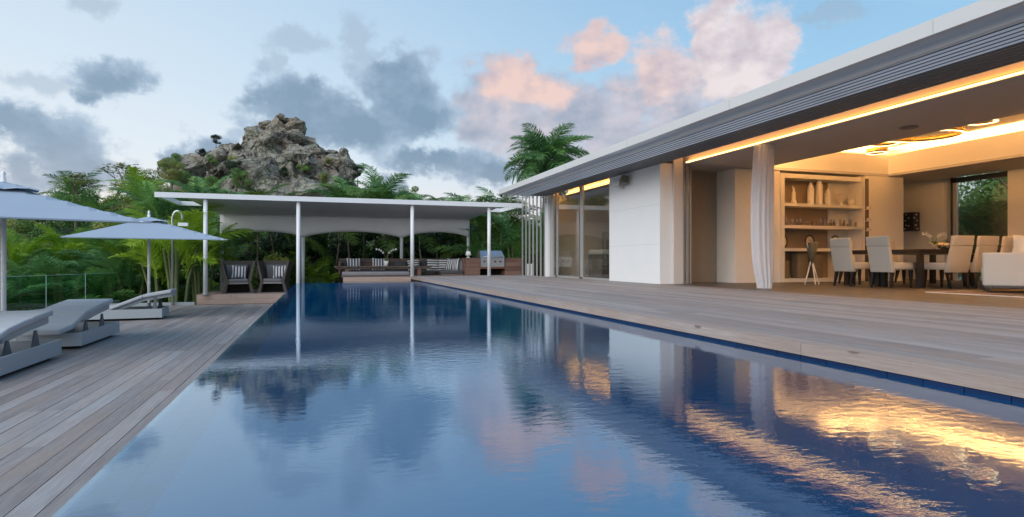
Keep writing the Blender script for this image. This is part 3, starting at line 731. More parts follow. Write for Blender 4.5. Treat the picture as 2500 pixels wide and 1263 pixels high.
def orchid(name, loc, m_pot, label, h=.5, stems=2, seed=1, spread=.25, pot=(.07, .14)):
    o = empty(name, loc, label=label, cat='orchid'); rr = random.Random(seed)
    MB().lathe([(pot[0]*.75, 0), (pot[0], pot[1]), (pot[0]*.9, pot[1]), (pot[0]*.85, pot[1]-.02)], n=14).build('pot', m_pot, o, True)
    fl_ = MB(); stm = MB(); lf = MB()
    for k in range(stems):
        a = k*PI+rr.uniform(-.4, .4); pts = [Vector((spread*t_**1.6*math.cos(a), spread*.4*t_**1.6*math.sin(a), pot[1]+h*(t_-.35*t_*t_*t_))) for t_ in [q/6 for q in range(7)]]
        stm.tube(pts, .006, 5)
        for p in pts[3:]:
            for q in range(5):
                an = 2*PI*q/5+rr.random(); u = Vector((math.cos(an), rr.uniform(-.3, .3), math.sin(an)))*.04; v_ = Vector((-u.z, 0, u.x))*.4
                fl_.quad(p, p+u*.6+v_, p+u, p+u*.6-v_)
    for k in range(6):
        a = k*1.05; d = Vector((math.cos(a), math.sin(a), 0)); s_ = Vector((-d.y, d.x, 0))*.03; b0 = Vector((0, 0, pot[1]))
        lf.quad(b0, b0+d*.08+s_+Vector((0, 0, .07)), b0+d*.2+Vector((0, 0, .04)), b0+d*.08-s_+Vector((0, 0, .07)))
    stm.build('stem', caneM, o); fl_.build('blossoms', orch, o); lf.build('leaves', bushG, o); return o
orchid('orchid', (11.75, 8.7, .746), glassT, 'pale orchid spray in a small vase on the black dining table', .34, 3, 3, .3, (.035, .10))
# twig stand
o = empty('twig_stand', (10.45, 10.5, 0), label='crossed white rod stand holding a dark cone, left of the dining table', cat='stand')
for (a, b2) in (((-.2, 0, 0), (.13, .02, .95)), ((.2, 0, 0), (-.14, 0, .93)), ((0, -.1, 0), (.0, .05, .8))): MB().tube([a, b2], .014, 6).build('rod', china, o)
MB().lathe([(.02, .45), (.14, .93), (.125, .93), (.01, .47)], n=14).build('cone', mat('cone_dark', (.10, .09, .06), .5), o, True)
# sofa and cushion, rug
o = empty('sofa', (10.89, 5.84, 0), rz=R(-54), label='cream box sofa on short dark legs at the right edge of the room', cat='sofa')
softbox('back', -1.15, 1.25, 0, .22, .12, .655, creamF, o, .03); softbox('seat', -1.13, 1.25, .23, 1.0, .14, .42, creamF, o, .05)
MB().box(-1.13, 1.24, .02, .98, .09, .118).build('base_rail', darkM, o)
for x, y in ((-1.08, .06), (-1.08, .92), (1.18, .06)): MB().hexa([(x-.015, y-.015, .012), (x+.015, y-.015, .012), (x+.015, y+.015, .012), (x-.015, y+.015, .012), (x-.03, y-.03, .09), (x+.03, y-.03, .09), (x+.03, y+.03, .09), (x-.03, y+.03, .09)]).build('leg', darkM, o)
o = pillow(MB(), .62, .42, .2).build('sofa_cushion', creamF, smooth=True, loc=(10.95, 6.45, .72)); o.rotation_euler = (-.35, .12, R(-54)); tag(o, 'plump cream cushion leaning on top of the cream sofa', 'cushion')
tag(MB().box(9.6, 14.2, 4.4, 7.2, -.003, .008).build('rug', mat('rug_brown', (.20, .14, .10), .95, .2, 10)), 'flat brown rug with a pale edge under the sofa', 'rug')
RUG = bpy.data.objects['rug']; MB().box(9.56, 9.6, 4.4, 7.2, -.003, .010).build('binding', creamF, RUG)
MB().box(9.56, 14.2, 7.2, 7.23, -.003, .010).build('binding', creamF, RUG)
# outdoor wall speaker
o = empty('wall_speaker', (7.3, 13.15, 2.48), label='pair of small grey outdoor spot units on the white wall under the eaves', cat='speaker')
MB().box(-.05, -.001, -.06, .06, -.07, .07).build('bracket', jambM, o); q = MB().box(-.10, .10, -.12, .10, -.10, .10).build('housing', jambM, o, bev=.015, loc=(-.16, .17, -.02)); q.rotation_euler = (.2, .15, .3)
q = MB().box(-.08, .08, -.1, .1, -.1, .1).build('housing', mat('spk_dark', (.12, .11, .09), .5), o, bev=.015, loc=(-.16, -.14, .02)); q.rotation_euler = (-.2, .1, -.3)

# ============================================================ PAVILION
pav = empty('pavilion', (0, 20, 0), label='open white flat roofed pavilion on slim posts at the far end of the pool', cat='pavilion')
def pbox(name, m, x0, x1, y0, y1, z0, z1, bev=0): return MB().box(x0, x1, y0, y1, z0, z1).build(name, m, pav, bev=bev, loc=(0, -20, 0))
pbox('fascia', whiteM, -4.58, 6.86, 19.86, 19.90, 2.40, 2.555)
MB().hexa([(-4.58, 19.9, 2.50), (6.86, 19.9, 2.50), (6.1, 22.8, 2.50), (-4.4, 22.8, 2.50), (-4.58, 19.9, 2.55), (6.86, 19.9, 2.55), (6.1, 22.8, 2.55), (-4.4, 22.8, 2.55)]).f and None
pbox('roof_panel', soffit, -3.75, 6.0, 19.9, 23.05, 2.47, 2.552)
# side frames: open rectangles projecting left and right
for sx, xo, xi in ((-1, -4.58, -3.75), (1, 6.86, 6.0)):
    a, b2 = min(xo, xo-sx*.13), max(xo, xo-sx*.13)
    yb = 22.75 if sx < 0 else 22.1
    pbox('side_beam', whiteM, a, b2, 19.9, yb, 2.41, 2.552); pbox('rear_beam', whiteM, min(xi, xo), max(xi, xo), yb-.13, yb+.002, 2.408, 2.548)
MB().quad((-3.75, 19.9, 2.395), (6.0, 19.9, 2.395), (5.72, 22.98, 2.16), (-3.3, 22.98, 2.16)).build('soffit', soffit, pav, loc=(0, -20, 0))
FX = (-3.25, -.60, 3.0, 5.68); BX = (-3.22, -.53, 3.04, 5.67)
FZ = (-.503, -2.2, 0, 0); BZ = (-.503, -2.2, 0, 0)
for x, z in zip(FX, FZ): MB().lathe([(.11, 0), (.11, .012), (.07, .016)], (x, 0, z), 20).build('base_plate', steel, pav)
for x, z in zip(FX, FZ): MB().tube([(x, 0, z), (x, 0, 2.42)], .062, 16).build('post', whiteM, pav, True)
for x, z in zip(BX, BZ): MB().tube([(x, 3.0, z), (x, 3.0, 2.5)], .062, 14).build('post', whiteM, pav, True)
mb = MB(); N = 96; bt = (1.31, 1.37, 1.39, 1.45); cr = (.20, .20, .19)
for i in range(N+1):
    x = BX[0]+(BX[3]-BX[0])*i/N; k = 0 if x < BX[1] else (1 if x < BX[2] else 2)
    u = (x-BX[k])/(BX[k+1]-BX[k]); zb = bt[k]*(1-u)+bt[k+1]*u+cr[k]*1.15*(4*u*(1-u))**.8
    for j in range(7):
        s = j/6; z = 2.18*(1-s)+zb*s
        mb.v.append((x, 2.92-.10*math.sin(PI*s)*.9, z))
for i in range(N):
    for j in range(6): a = i*7+j; mb.f.append((a, a+1, a+8, a+7))
sl = mb.build('sail', sail, pav, True); so = sl.modifiers.new('solid', 'SOLIDIFY'); so.thickness = .006
# wicker chairs
def wchair():
    o = empty('wicker_chair', label='x', cat='chair', group='wicker armchairs on the platform')
    # flared side panels and back, tapering to the floor
    for s in (-1, 1):
        MB().hexa([(s*.46, -.42, 0), (s*.36, -.42, 0), (s*.36, .3, 0), (s*.46, .3, 0), (s*.36, -.44, .36), (s*.29, -.44, .36), (s*.30, .34, .36), (s*.38, .34, .36)]).build('side_base', wick, o)
        MB().hexa([(s*.36, -.44, .362), (s*.29, -.44, .362), (s*.30, .34, .362), (s*.38, .34, .362), (s*.50, -.36, 1.03), (s*.46, -.36, 1.03), (s*.46, .48, 1.03), (s*.52, .48, 1.03)]).build('side_panel', wick, o)
    MB().hexa([(-.36, .30, .0), (.36, .30, .0), (.36, .36, .0), (-.36, .36, .0), (-.47, .44, 1.03), (.47, .44, 1.03), (.47, .50, 1.03), (-.47, .50, 1.03)]).build('back_panel', wick, o)
    MB().box(-.29, .29, -.42, .3, .29, .345).build('seat_frame', mat('pale_wicker', (.22, .21, .19), .7, .3, 40), o)
    softbox('seat_cushion', -.285, .285, -.42, .29, .346, .45, greyF, o, .03)
    q = MB().hexa([(-.28, .2, .45), (.28, .2, .45), (.28, .3, .45), (-.28, .3, .45), (-.34, .29, .9), (.34, .29, .9), (.34, .39, .9), (-.34, .39, .9)]).build('back_cushion', greyF, o, True)
    b = q.modifiers.new('bevel', 'BEVEL'); b.width = .03; b.segments = 3; b.limit_method = 'ANGLE'
    return o
wc = wchair(); wc.location = (-2.48, 21.0, -.503); wc.rotation_euler = (0, 0, .18); wc['label'] = 'dark wicker armchair at the left of the raised platform'
copy_tree(wc, (-1.36, 21.1, -.503), -.12, 'dark wicker armchair at the right, beside the double post')
strV = stripemat('stripe_upright', 0, 5, (.65, .65, .66), (.07, .07, .085)); strH = stripemat('stripe_level', 2, 5, (.62, .61, .58), (.07, .07, .08))
def cush(m, loc, rot, w_, h, label, group='striped cushions'):
    o = pillow(MB(), w_, h, .14).build('cushion', m, smooth=True, loc=loc); o.rotation_euler = rot; return tag(o, label, 'cushion', group)
cush(strV, (-2.42, 20.98, .16), (-.25, .06, .18), .45, .42, 'upright striped cushion on the left wicker armchair')
cush(strV, (-1.20, 21.08, .16), (-.25, -.04, -.12), .45, .42, 'upright striped cushion on the right wicker armchair')
# lounge bench, back rest boards
bn = empty('lounge_bench', (3.1, 22.6, 0), label='long dark timber corner bench with board back under the pavilion', cat='bench')
for k in range(4): MB().box(-2.38, 2.45, .30, .35, .0+.155*k-.0, .15+.155*k).build('back_board', benchW, bn)
for k in range(3): MB().box(-2.36, 2.45, -.4+.24*k, -.17+.24*k, .02, .06).build('seat_board', benchW, bn)
MB().box(-2.36, 2.45, -.36, .28, -.2, .018).build('base', under, bn)
for k in range(3): MB().box(-2.40, -2.34, -.4, .30, .02+.16*k, .17+.16*k).build('side_board', counterW, bn)
for (a, b2) in ((-2.3, -.8), (-.78, .7), (.72, 2.42)): softbox('seat_cushion', a, b2, -.42, .22, .062, .17, greyF2, bn, .03)
for (a, b2) in ((-2.2, -1.75), (-.35, .1), (.62, 1.0)): softbox('back_cushion', a, b2, .12, .26, .172, .52, greyF2, bn, .04)
ot = empty('daybed', (1.83, 20.35, 0), label='low grey upholstered backless bench in front of the table', cat='bench')
softbox('cushion', -1.08, 1.1, -.3, .3, .03, .16, mat('daybed_grey', (.20, .19, .20), .9), ot, .03); MB().box(-1.06, 1.08, -.28, .28, 0, .03).build('base', benchW, ot)
tb = empty('low_table', (2.18, 21.35, 0), label='long low slatted timber table under the pavilion', cat='table')
x = -1.66
while x < 1.66: MB().box(x, x+.098, -.4, .4, .30, .335).build('slat', benchW, tb); x += .104
MB().box(-1.6, 1.62, -.36, -.32, .24, .298).build('rail', benchW, tb); MB().box(-1.6, 1.62, .32, .36, .24, .298).build('rail', benchW, tb)
for x in (-1.25, 1.22):
    for y in (-.3, .3): MB().box(x-.06, x+.06, y-.05, y+.05, 0, .24).build('leg', counterW, tb)
cush(strV, (1.25, 22.55, .40), (-.2, 0, 0), .52, .46, 'upright striped cushion at the left end of the corner bench')
cush(strV, (2.15, 22.55, .40), (-.2, .03, 0), .50, .46, 'upright striped cushion behind the orchid pot')
cush(strH, (3.42, 22.45, .38), (-.2, -.08, 0), .46, .42, 'level striped cushion just right of the white post')
cush(strH, (4.15, 22.40, .38), (-.2, .05, 0), .48, .46, 'level striped cushion in the bench corner')
cush(strH, (4.52, 22.3, .38), (-.2, 0, -.5), .40, .44, 'level striped cushion half hidden behind upright striped ones')
cush(strV, (4.72, 21.9, .38), (-.25, .1, -.9), .44, .46, 'upright striped cushion leaning in the bench corner')
cush(strV, (4.85, 21.6, .38), (-.2, -.05, -1.1), .42, .48, 'upright striped cushion nearest the grey one')
o = cush(greyF, (5.02, 21.5, .36), (-.2, 0, -.8), .5, .48, 'plain grey cushion beside the timber counter', 'grey cushions')
bn2 = empty('side_bench', (4.62, 21.9, 0), label='short grey cushioned return of the corner bench beside the counter', cat='bench')
softbox('seat_cushion', -.45, .38, -.9, .42, .062, .17, greyF2, bn2, .03); MB().box(-.43, .38, -.88, .28, 0, .06).build('base', benchW, bn2)
orchid('orchid', (2.28, 21.3, .337), terra, 'white orchid in a white pot on the long low table', .62, 2, 8, .34, (.085, .19))
# counter and barbecue
ct = empty('bbq_counter', (5.3, 20.8, 0), label='reddish timber counter with a recess for the steel barbecue', cat='counter')
for k in range(4): MB().box(-.26, .27, 0, .7, .002+.158*k, .154+.158*k).build('board', counterW, ct)
for k in range(4): MB().box(1.22, 1.85, 0, .7, .002+.158*k, .154+.158*k).build('board', counterW, ct)
MB().box(.27, 1.22, .0, .7, .24, .30).build('shelf', mat('teak_shelf', (.26, .10, .05), .6, .2, 6), ct); MB().box(.27, 1.22, .6, .7, 0, .24).build('rear_panel', under, ct)
bq = empty('barbecue', (6.02, 21.1, .301), label='stainless steel lidded barbecue set into the timber counter', cat='barbecue')
MB().box(-.44, .46, -.34, .32, 0, .33).build('body', steel, bq)
MB().hexa([(-.46, -.36, .335), (.48, -.36, .335), (.48, .3, .335), (-.46, .3, .335), (-.42, -.12, .60), (.42, -.12, .60), (.42, .2, .60), (-.42, .2, .60)]).build('lid', steel, bq, bev=.02)
MB().tube([(-.36, -.43, .37), (.38, -.43, .37)], .014, 8).build('lid_handle', steel, bq, True)
for k in range(4): MB().tube([(-.3+.2*k, -.34, .2), (-.3+.2*k, -.39, .2)], .03, 10).build('knob', black, bq, True)
lp = empty('table_lamp', (5.18, 20.98, .632), label='small white table lamp on the timber counter left of the barbecue', cat='lamp')
MB().lathe([(.085, 0), (.085, .015), (.02, .02), (.018, .09), (.03, .10)], n=14).build('base', terra, lp, True)
MB().lathe([(.11, .09), (.075, .24), (.07, .24), (.105, .09)], n=16).build('shade', canvW, lp, True)

# ============================================================ LOWER DECK FURNITURE
def parasol(tilt):
    o = empty('parasol', label='x', cat='parasol', group='blue grey parasols over the loungers')
    z0, z1, hw = 1.91, 2.39, 1.60; TILT = []
    mb = MB(); n = 14
    # square canopy of four sagging panels with vent cap
    def cp(u, v_):    # u,v in -1..1
        r = max(abs(u), abs(v_)); sag = -.03*math.sin(PI*r)+.012*noise.noise(Vector((u*3.1, v_*3.1, tilt)))
        return (u*hw, v_*hw, z1-(z1-z0)*r+sag*.5)
    for j in range(n+1):
        for i in range(n+1): mb.v.append(cp(-1+2*i/n, -1+2*j/n))
    for j in range(n):
        for i in range(n): k = j*(n+1)+i; mb.f.append((k, k+1, k+n+2, k+n+1))
    c = mb.build('canopy', umbM, o, False); TILT.append(c)
    e = MB()
    for (a, b2, c_, d) in ((-1, -1, 1, -1), (1, -1, 1, 1), (1, 1, -1, 1), (-1, 1, -1, -1)):
        e.quad((a*hw, b2*hw, z0), (c_*hw, d*hw, z0), (c_*hw, d*hw, z0-.02), (a*hw, b2*hw, z0-.02))
    e.build('valance', umbM, c)
    v = MB(); h = .40; 
    for j in range(7):
        for i in range(7):
            u_, w_ = -1+2*i/6, -1+2*j/6; r = max(abs(u_), abs(w_)); v.v.append((u_*h, w_*h, z1+.035-.11*r**1.05-(.018*math.cos(u_*6)*math.cos(w_*6) if r > .95 else 0)))
    for j in range(6):
        for i in range(6): k = j*7+i; v.f.append((k, k+1, k+8, k+7))
    TILT.append(v.build('vent_cap', umbM, o))
    MB().tube([(0, 0, 0), (0, 0, 2.48)], .033, 14).build('pole', whiteM, o, True)
    MB().lathe([(.02, 2.44), (.035, 2.47), (.018, 2.50), (.032, 2.54), (.008, 2.58)], n=12).build('finial', whiteM, o, True)
    MB().lathe([(.3, 0), (.3, .05), (.05, .07), (.045, .3), (.04, .3)], n=24).build('base', steel, o, True)
    for a in range(8):
        an = a*PI/4; r = hw*(1.38 if a % 2 else 1)*.97
        MB().tube([(0, 0, z1-.08), (r*math.cos(an), r*math.sin(an), z0-.01)], .011, 5).build('rib', whiteM, c)
    M_ = Matrix.Translation((0, 0, z0)) @ Matrix.Rotation(R(tilt), 4, 'X') @ Matrix.Translation((0, 0, -z0))
    for q in TILT: q.matrix_local = M_
    return o
um = parasol(3.0); um.location = (-4.33, 10.45, -.755); um.rotation_euler = (0, 0, R(22.6)); um['label'] = 'blue grey parasol cut off by the left edge of the picture'
um = parasol(2.4); um.location = (-3.98, 16.75, -.81); um.rotation_euler = (0, 0, R(13.6)); um['label'] = 'complete blue grey parasol left of the pavilion'
def sunbed():
    """axis +Y, right side at x=0, tray 0..1.8"""
    o = empty('sun_lounger', label='x', cat='sun lounger', group='low white sun loungers on the lower deck')
    W = .82; t = .03
    tr = MB()
    tr.box(-t, 0, 0, 1.8, .05, .25).box(-W, -W+t, 0, 1.8, .05, .25).box(-W+t, -t, 0, t, .05, .25).box(-W+t, -t, 1.8-t, 1.8, .05, .25).box(-W+t, -t, t, 1.8-t, .05, .07)
    tr.build('tray', lounger, o)
    MB().box(-W+.1, -.1, .12, 1.68, 0, .05).build('plinth', under, o)
    def prof(pts, th, x0, x1):
        m_ = MB()
        for (y0, z0), (y1, z1) in zip(pts[:-1], pts[1:]):
            m_.hexa([(x0, y0, z0), (x1, y0, z0), (x1, y1, z1), (x0, y1, z1), (x0, y0, z0+th), (x1, y0, z0+th), (x1, y1, z1+th), (x0, y1, z1+th)])
        return m_
    pts = [(-.45, .27), (.05, .30), (.62, .46), (1.25, .53), (1.88, .58)]
    prof([(a, b-.11) for a, b in pts[2:]], .108, -W+.05, -.18).build('backrest_frame', lounger, o)
    for yy_, zz_ in ((.45, .412+.0755), (1.05, .508+.0755), (1.5, .5498+.0755)): MB().box(-W+.01, -.13, yy_-.006, yy_+.006, zz_-.002, zz_+.004).build('seam', lounger, o)
    q = prof(pts, .075, -W, -.12).build('pad', padM, o, False); b = q.modifiers.new('bevel', 'BEVEL'); b.width = .02; b.segments = 2; b.limit_method = 'ANGLE'
    for y, z in ((.7, .38), (1.45, .42)):
        for x in (-.17, -W+.1): MB().hexa([(x-.012, y-.15, .07), (x+.012, y-.15, .07), (x+.012, y+.15, .07), (x-.012, y+.15, .07), (x-.012, y-.02, z), (x+.012, y-.02, z), (x+.012, y+.02, z), (x-.012, y+.02, z)]).build('strut', mat('lounger_strut', (.13, .14, .15), .5), o)
    return o
sb = sunbed(); sb.location = (-3.36, 7.9, -.81); sb['label'] = 'nearest white sun lounger cut off by the left picture edge'
copy_tree(sb, (-3.39, 10.52, -.81), 0, 'middle white sun lounger between the nearest and the farthest')
def sunbed2():
    o = empty('sun_lounger', label='farthest white sun lounger below the complete parasol, back raised to the right', cat='sun lounger', group='low white sun loungers on the lower deck')
    t = .03; tr = MB(); L = 2.0; W = .98
    tr.box(0, L, 0, t, .05, .25).box(0, L, W-t, W, .05, .25).box(0, t, t, W-t, .05, .25).box(L-t, L, t, W-t, .05, .25).box(t, L-t, t, W-t, .05, .07)
    tr.build('tray', lounger, o); MB().box(.12, L-.12, .1, W-.1, 0, .05).build('plinth', under, o)
    pts = [(.0, .20), (.98, .235), (1.62, .50), (2.18, .60)]
    def prof(pts, th, y0, y1):
        m_ = MB()
        for (x0, z0), (x1, z1) in zip(pts[:-1], pts[1:]):
            m_.hexa([(x0, y0, z0), (x1, y0, z1 if False else z0), (x1, y1, z1), (x0, y1, z0), (x0, y0, z0+th), (x1, y0, z1+th), (x1, y1, z1+th), (x0, y1, z0+th)] if False else
                    [(x0, y0, z0), (x1, y0, z1), (x1, y1, z1), (x0, y1, z0), (x0, y0, z0+th), (x1, y0, z1+th), (x1, y1, z1+th), (x0, y1, z0+th)])
        return m_
    prof([(a, b-.08) for a, b in pts[1:]], .078, .12, .78).build('backrest_frame', lounger, o)
    q = prof(pts, .075, .04, .86).build('pad', padM, o, False); b = q.modifiers.new('bevel', 'BEVEL'); b.width = .02; b.segments = 2; b.limit_method = 'ANGLE'
    for x, z in ((1.05, .28), (1.85, .5)):
        for y in (.1, .8): MB().hexa([(x-.07, y-.012, .07), (x+.07, y-.012, .07), (x+.07, y+.012, .07), (x-.07, y+.012, .07), (x-.015, y-.012, z), (x+.015, y-.012, z), (x+.015, y+.012, z), (x-.015, y+.012, z)]).build('strut', mat('lounger_strut', (.13, .14, .15), .5), o)
    return o
s2 = sunbed2(); s2.location = (-5.36, 15.1, -.81); s2.rotation_euler = (0, 0, R(4))
# glass balustrade
fe = empty('glass_balustrade', (-6.9, 16.5, -.9), label='frameless greenish glass balustrade behind the loungers', cat='balustrade')
A = Vector((-8.9, 6.5)); B_ = Vector((-5.95, 21.4)); D = (B_-A); Ln = D.length; D = D/Ln; nP = 9
for k in range(nP):
    a = A+D*(Ln*k/nP+.012); b2 = A+D*(Ln*(k+1)/nP-.012); nn = Vector((-D.y, D.x))*.006
    MB().hexa([(a.x-nn.x, a.y-nn.y, -.85), (b2.x-nn.x, b2.y-nn.y, -.85), (b2.x+nn.x, b2.y+nn.y, -.85), (a.x+nn.x, a.y+nn.y, -.85),
               (a.x-nn.x, a.y-nn.y, .15), (b2.x-nn.x, b2.y-nn.y, .15), (b2.x+nn.x, b2.y+nn.y, .15), (a.x+nn.x, a.y+nn.y, .15)]).build('glass_panel', glassB, fe, loc=(6.9, -16.5, .9))
    MB().tube([(a.x, a.y, -.84), (a.x, a.y, .152)], .007, 5).build('panel_edge', mat('glass_edge', (.45, .62, .58), .3), fe, loc=(6.9, -16.5, .9))
    MB().tube([(a.x, a.y, .152), (b2.x, b2.y, .152)], .005, 5).build('top_edge', MATS['glass_edge'], fe, loc=(6.9, -16.5, .9))
nn = Vector((-D.y, D.x))*.07
MB().hexa([(A.x-nn.x, A.y-nn.y, -1.4), (B_.x-nn.x, B_.y-nn.y, -1.4), (B_.x+nn.x, B_.y+nn.y, -1.4), (A.x+nn.x, A.y+nn.y, -1.4), (A.x-nn.x, A.y-nn.y, -.70), (B_.x-nn.x, B_.y-nn.y, -.70), (B_.x+nn.x, B_.y+nn.y, -.70), (A.x+nn.x, A.y+nn.y, -.70)]).build('kerb', lounger, fe, loc=(6.9, -16.5, .9))
# outdoor shower
o = empty('outdoor_shower', (-4.12, 19.93, -2.14), label='arched steel outdoor shower rising behind the complete parasol', cat='shower')
pts = [(0, 0, 0), (0, 0, 3.95)]+[(.13-.13*math.cos(a), 0, 3.95+.20*math.sin(a)) for a in (PI/6, PI/3, PI/2, 2*PI/3, 5*PI/6, PI)]+[(.26, 0, 3.86)]
MB().tube(pts, .035, 10).build('pipe', steel, o, True); MB().box(.16, .42, -.1, .1, 3.70, 3.80).build('shower_head', whiteM, o)

# ============================================================ ROCK
def rockmat():
    m, t = newmat('weathered_rock')
    co = t.n('ShaderNodeNewGeometry').outputs['Position']
    n1 = t.noise(co, .35, 6, .65, .5); n2 = t.noise(t.v('MULTIPLY', co, (1, 1, 1.6)), 1.6, 6, .7, .4); n3 = t.noise(co, 7, 5, .7)
    c = t.ramp(t.m('ADD', t.m('MULTIPLY', n2, .7), t.m('MULTIPLY', n3, .35)), [(.22, (.09, .085, .08)), (.42, (.28, .27, .25)), (.56, (.44, .43, .40)), (.74, (.60, .59, .55))])
    brown = t.ss(t.m('ADD', n1, t.m('MULTIPLY', t.m('SUBTRACT', t.n('ShaderNodeSeparateXYZ', ins={0: co}).outputs[2], 12), .022)), .46, .60)
    c = t.mix(t.m('MULTIPLY', brown, .5), c, t.mix(n2, (.16, .10, .07), (.42, .31, .23)))
    gn = t.noise(co, 1.3, 7, .78, .4)
    moss = t.m('MULTIPLY', t.ss(gn, .50, .62), t.m('SUBTRACT', 1, t.m('MULTIPLY', brown, .75)))
    c = t.mix(t.m('MULTIPLY', moss, .8), c, (.12, .155, .075))
    c = t.mix(1., c, (1.0, .97, .87), 'MULTIPLY')
    vo = t.n('ShaderNodeTexVoronoi', feature='DISTANCE_TO_EDGE', ins={'Vector': t.v('ADD', t.v('MULTIPLY', co, (.55, .55, .8)), t.v('MULTIPLY', t.noise(co, .8, 4, .6, out=1), (1.2, 1.2, 1.2))), 'Scale': 1.0})
    ck = t.m('SUBTRACT', 1, t.ss(vo.outputs[0], 0, .035)); c = t.mix(t.m('MULTIPLY', ck, .45), c, (.05, .045, .04))
    b = t.n('ShaderNodeBsdfPrincipled', ins={'Base Color': c, 'Roughness': .95, 'Specular IOR Level': .1})
    bp = t.n('ShaderNodeBump', ins={'Strength': 1., 'Distance': .5, 'Height': t.m('ADD', t.m('ADD', n2, t.m('MULTIPLY', n3, .5)), t.m('MULTIPLY', ck, -.5))})
    t.t.links.new(bp.outputs[0], b.inputs['Normal']); fin(t, b.outputs[0]); return m
rockM = rockmat()
rk = empty('rock_outcrop', (-3, 70, 4), label='craggy grey brown rock peak rising above the palms behind the pavilion', cat='rock')
RP = [(-22, 2), (-17.5, 5.5), (-14.5, 7.8), (-13.2, 9.8), (-11.2, 10.6), (-9.4, 12.2), (-7.6, 13.5), (-6.7, 14.6), (-5.7, 15.3), (-4.6, 15.6), (-2.4, 15.5), (-1.9, 14.4), (-1.3, 13.6), (.6, 12.9), (2.0, 12.3), (2.9, 11.3), (3.7, 9.6), (4.6, 8.6), (8, 7.6), (13, 5.5), (20, 2)]
def rprof(x):
    if x <= RP[0][0] or x >= RP[-1][0]: return 0
    for (a, b), (c, d) in zip(RP[:-1], RP[1:]):
        if a <= x <= c: return b+(d-b)*(x-a)/(c-a)
def rfn(u, v):
    """u = x, v = depth from the ridge (0) towards the viewer (1) or back (-1)"""
    x = u; y = 70-v*20
    top = rprof(x)
    s = abs(v); zz = top*(1-s**1.25)-1*s
    p = Vector((x*.22, y*.22, zz*.3))
    amp = min(1, top/6)
    y -= 1.6*noise.fractal(p, .9, 2.1, 5)*2*amp*(1-.2*s)
    rd = abs(noise.noise(Vector((x*.33+5, y*.33, zz*.5))))
    zz += (noise.fractal(Vector((x*.5, y*.5, 3)), .8, 2.2, 6)*1.0-.9*(1-min(1, rd*5)))*.7*amp*min(1, .25+s*3)
    # ledges
    q = 1.7; f = zz/q; fr = f-math.floor(f); zz2 = q*(math.floor(f)+ (fr**2.2)); zz = zz*.55+zz2*.45 if s > .02 else zz
    return (x+.5*noise.noise(Vector((zz*.7, y*.3, x*.3))), y, zz)
mb = MB(); NX, NV = 260, 150
for j in range(NV+1):
    for i in range(NX+1): mb.v.append(rfn(-22+42*i/NX, -.45+1.45*j/NV))
for j in range(NV):
    for i in range(NX): k = j*(NX+1)+i; mb.f.append((k, k+1, k+NX+2, k+NX+1))
mb.build('crag', rockM, rk, True, loc=(3, -70, -4))
def boulder(name, c, s, seed, parent, rot=0, sub=3):
    import bmesh
    bm = bmesh.new(); bmesh.ops.create_icosphere(bm, subdivisions=sub+1, radius=1)
    rr = random.Random(seed); cuts = [Vector((rr.uniform(-1, 1), rr.uniform(-1, 1), rr.uniform(-1, 1))).normalized() for _ in range(15)]
    for v in bm.verts:
        p = v.co.copy()
        for n_ in cuts:
            d = p.dot(n_)
            if d > .60: p -= n_*(d-.60)
        p += p.normalized()*.13*noise.fractal(p*2.6+Vector((seed, 0, 0)), .8, 2.1, 4)
        v.co = Vector((p.x*s[0], p.y*s[1], p.z*s[2]))*1.28
    me = bpy.data.meshes.new(name); bm.to_mesh(me); bm.free()
    o = link(name, me, rockM, parent); o.location = Vector(c)-Vector((-3, 70, 4)) if parent else c; o.rotation_euler = (rr.uniform(-.2, .2), rr.uniform(-.2, .2), rot); return o
BL = [((-3.9, 69, 15.9), (.75, .9, .55)), ((-2.9, 69.2, 15.7), (.8, .9, .45)), ((-5.3, 69, 15.2), (.9, 1, .5)), ((-2.2, 68.7, 14.9), (.9, 1.2, 1.0)), ((-4.2, 68.3, 14.4), (1.3, 1.2, 1.3)), ((-6.3, 68.6, 13.7), (1.5, 1.4, 1.3)),
      ((-2.6, 67.6, 13.3), (1.3, 1.2, 1.2)), ((-1.3, 68, 13.3), (.8, 1, .8)), ((-4.7, 67.3, 12.7), (1.5, 1.2, 1.3)), ((-.4, 67.5, 12.4), (1.2, 1.2, .8)), ((1.2, 68.5, 12.4), (.7, .8, .45)), ((2.5, 68.7, 12.2), (.8, .8, .7)),
      ((1.5, 67, 11), (1.6, 1.2, 1.2)), ((3.0, 67, 10.2), (1.2, 1.2, 1.5)), ((-8.6, 67.5, 12.0), (1.3, 1.2, .8)), ((-9.8, 66.5, 10.6), (1.8, 1.5, 1.3)), ((-7.6, 66, 11), (1.7, 1.3, 1.1)), ((-2.2, 64.5, 11.2), (2.0, 1.3, 1.0)),
      ((.5, 64.5, 9.7), (2.1, 1.4, 1.2)), ((-5.6, 61, 9), (2.1, 1.5, 1.6)), ((-8.4, 61, 8.4), (2.1, 1.5, 1.7)), ((-2.3, 60, 8.3), (2.2, 1.4, 1.4)), ((1.4, 60, 7.8), (2.0, 1.4, 1.5)), ((-11.6, 63, 9.3), (1.9, 1.5, 1.3)), ((-13.2, 65, 9.3), (1.5, 1.5, .9)), ((-4.5, 56, 6.6), (1.7, 1.3, .9)), ((-.5, 55.5, 6.6), (1.9, 1.3, .9)), ((3.6, 62, 7.6), (1.5, 1.2, 1.4))]
BL = BL[:15]+[BL[15], BL[16], BL[17], BL[19], BL[23], BL[24], BL[25], BL[26]]
for k, (c, s) in enumerate(BL): boulder('boulder', c, s, k+1, rk, rot=k*.7)

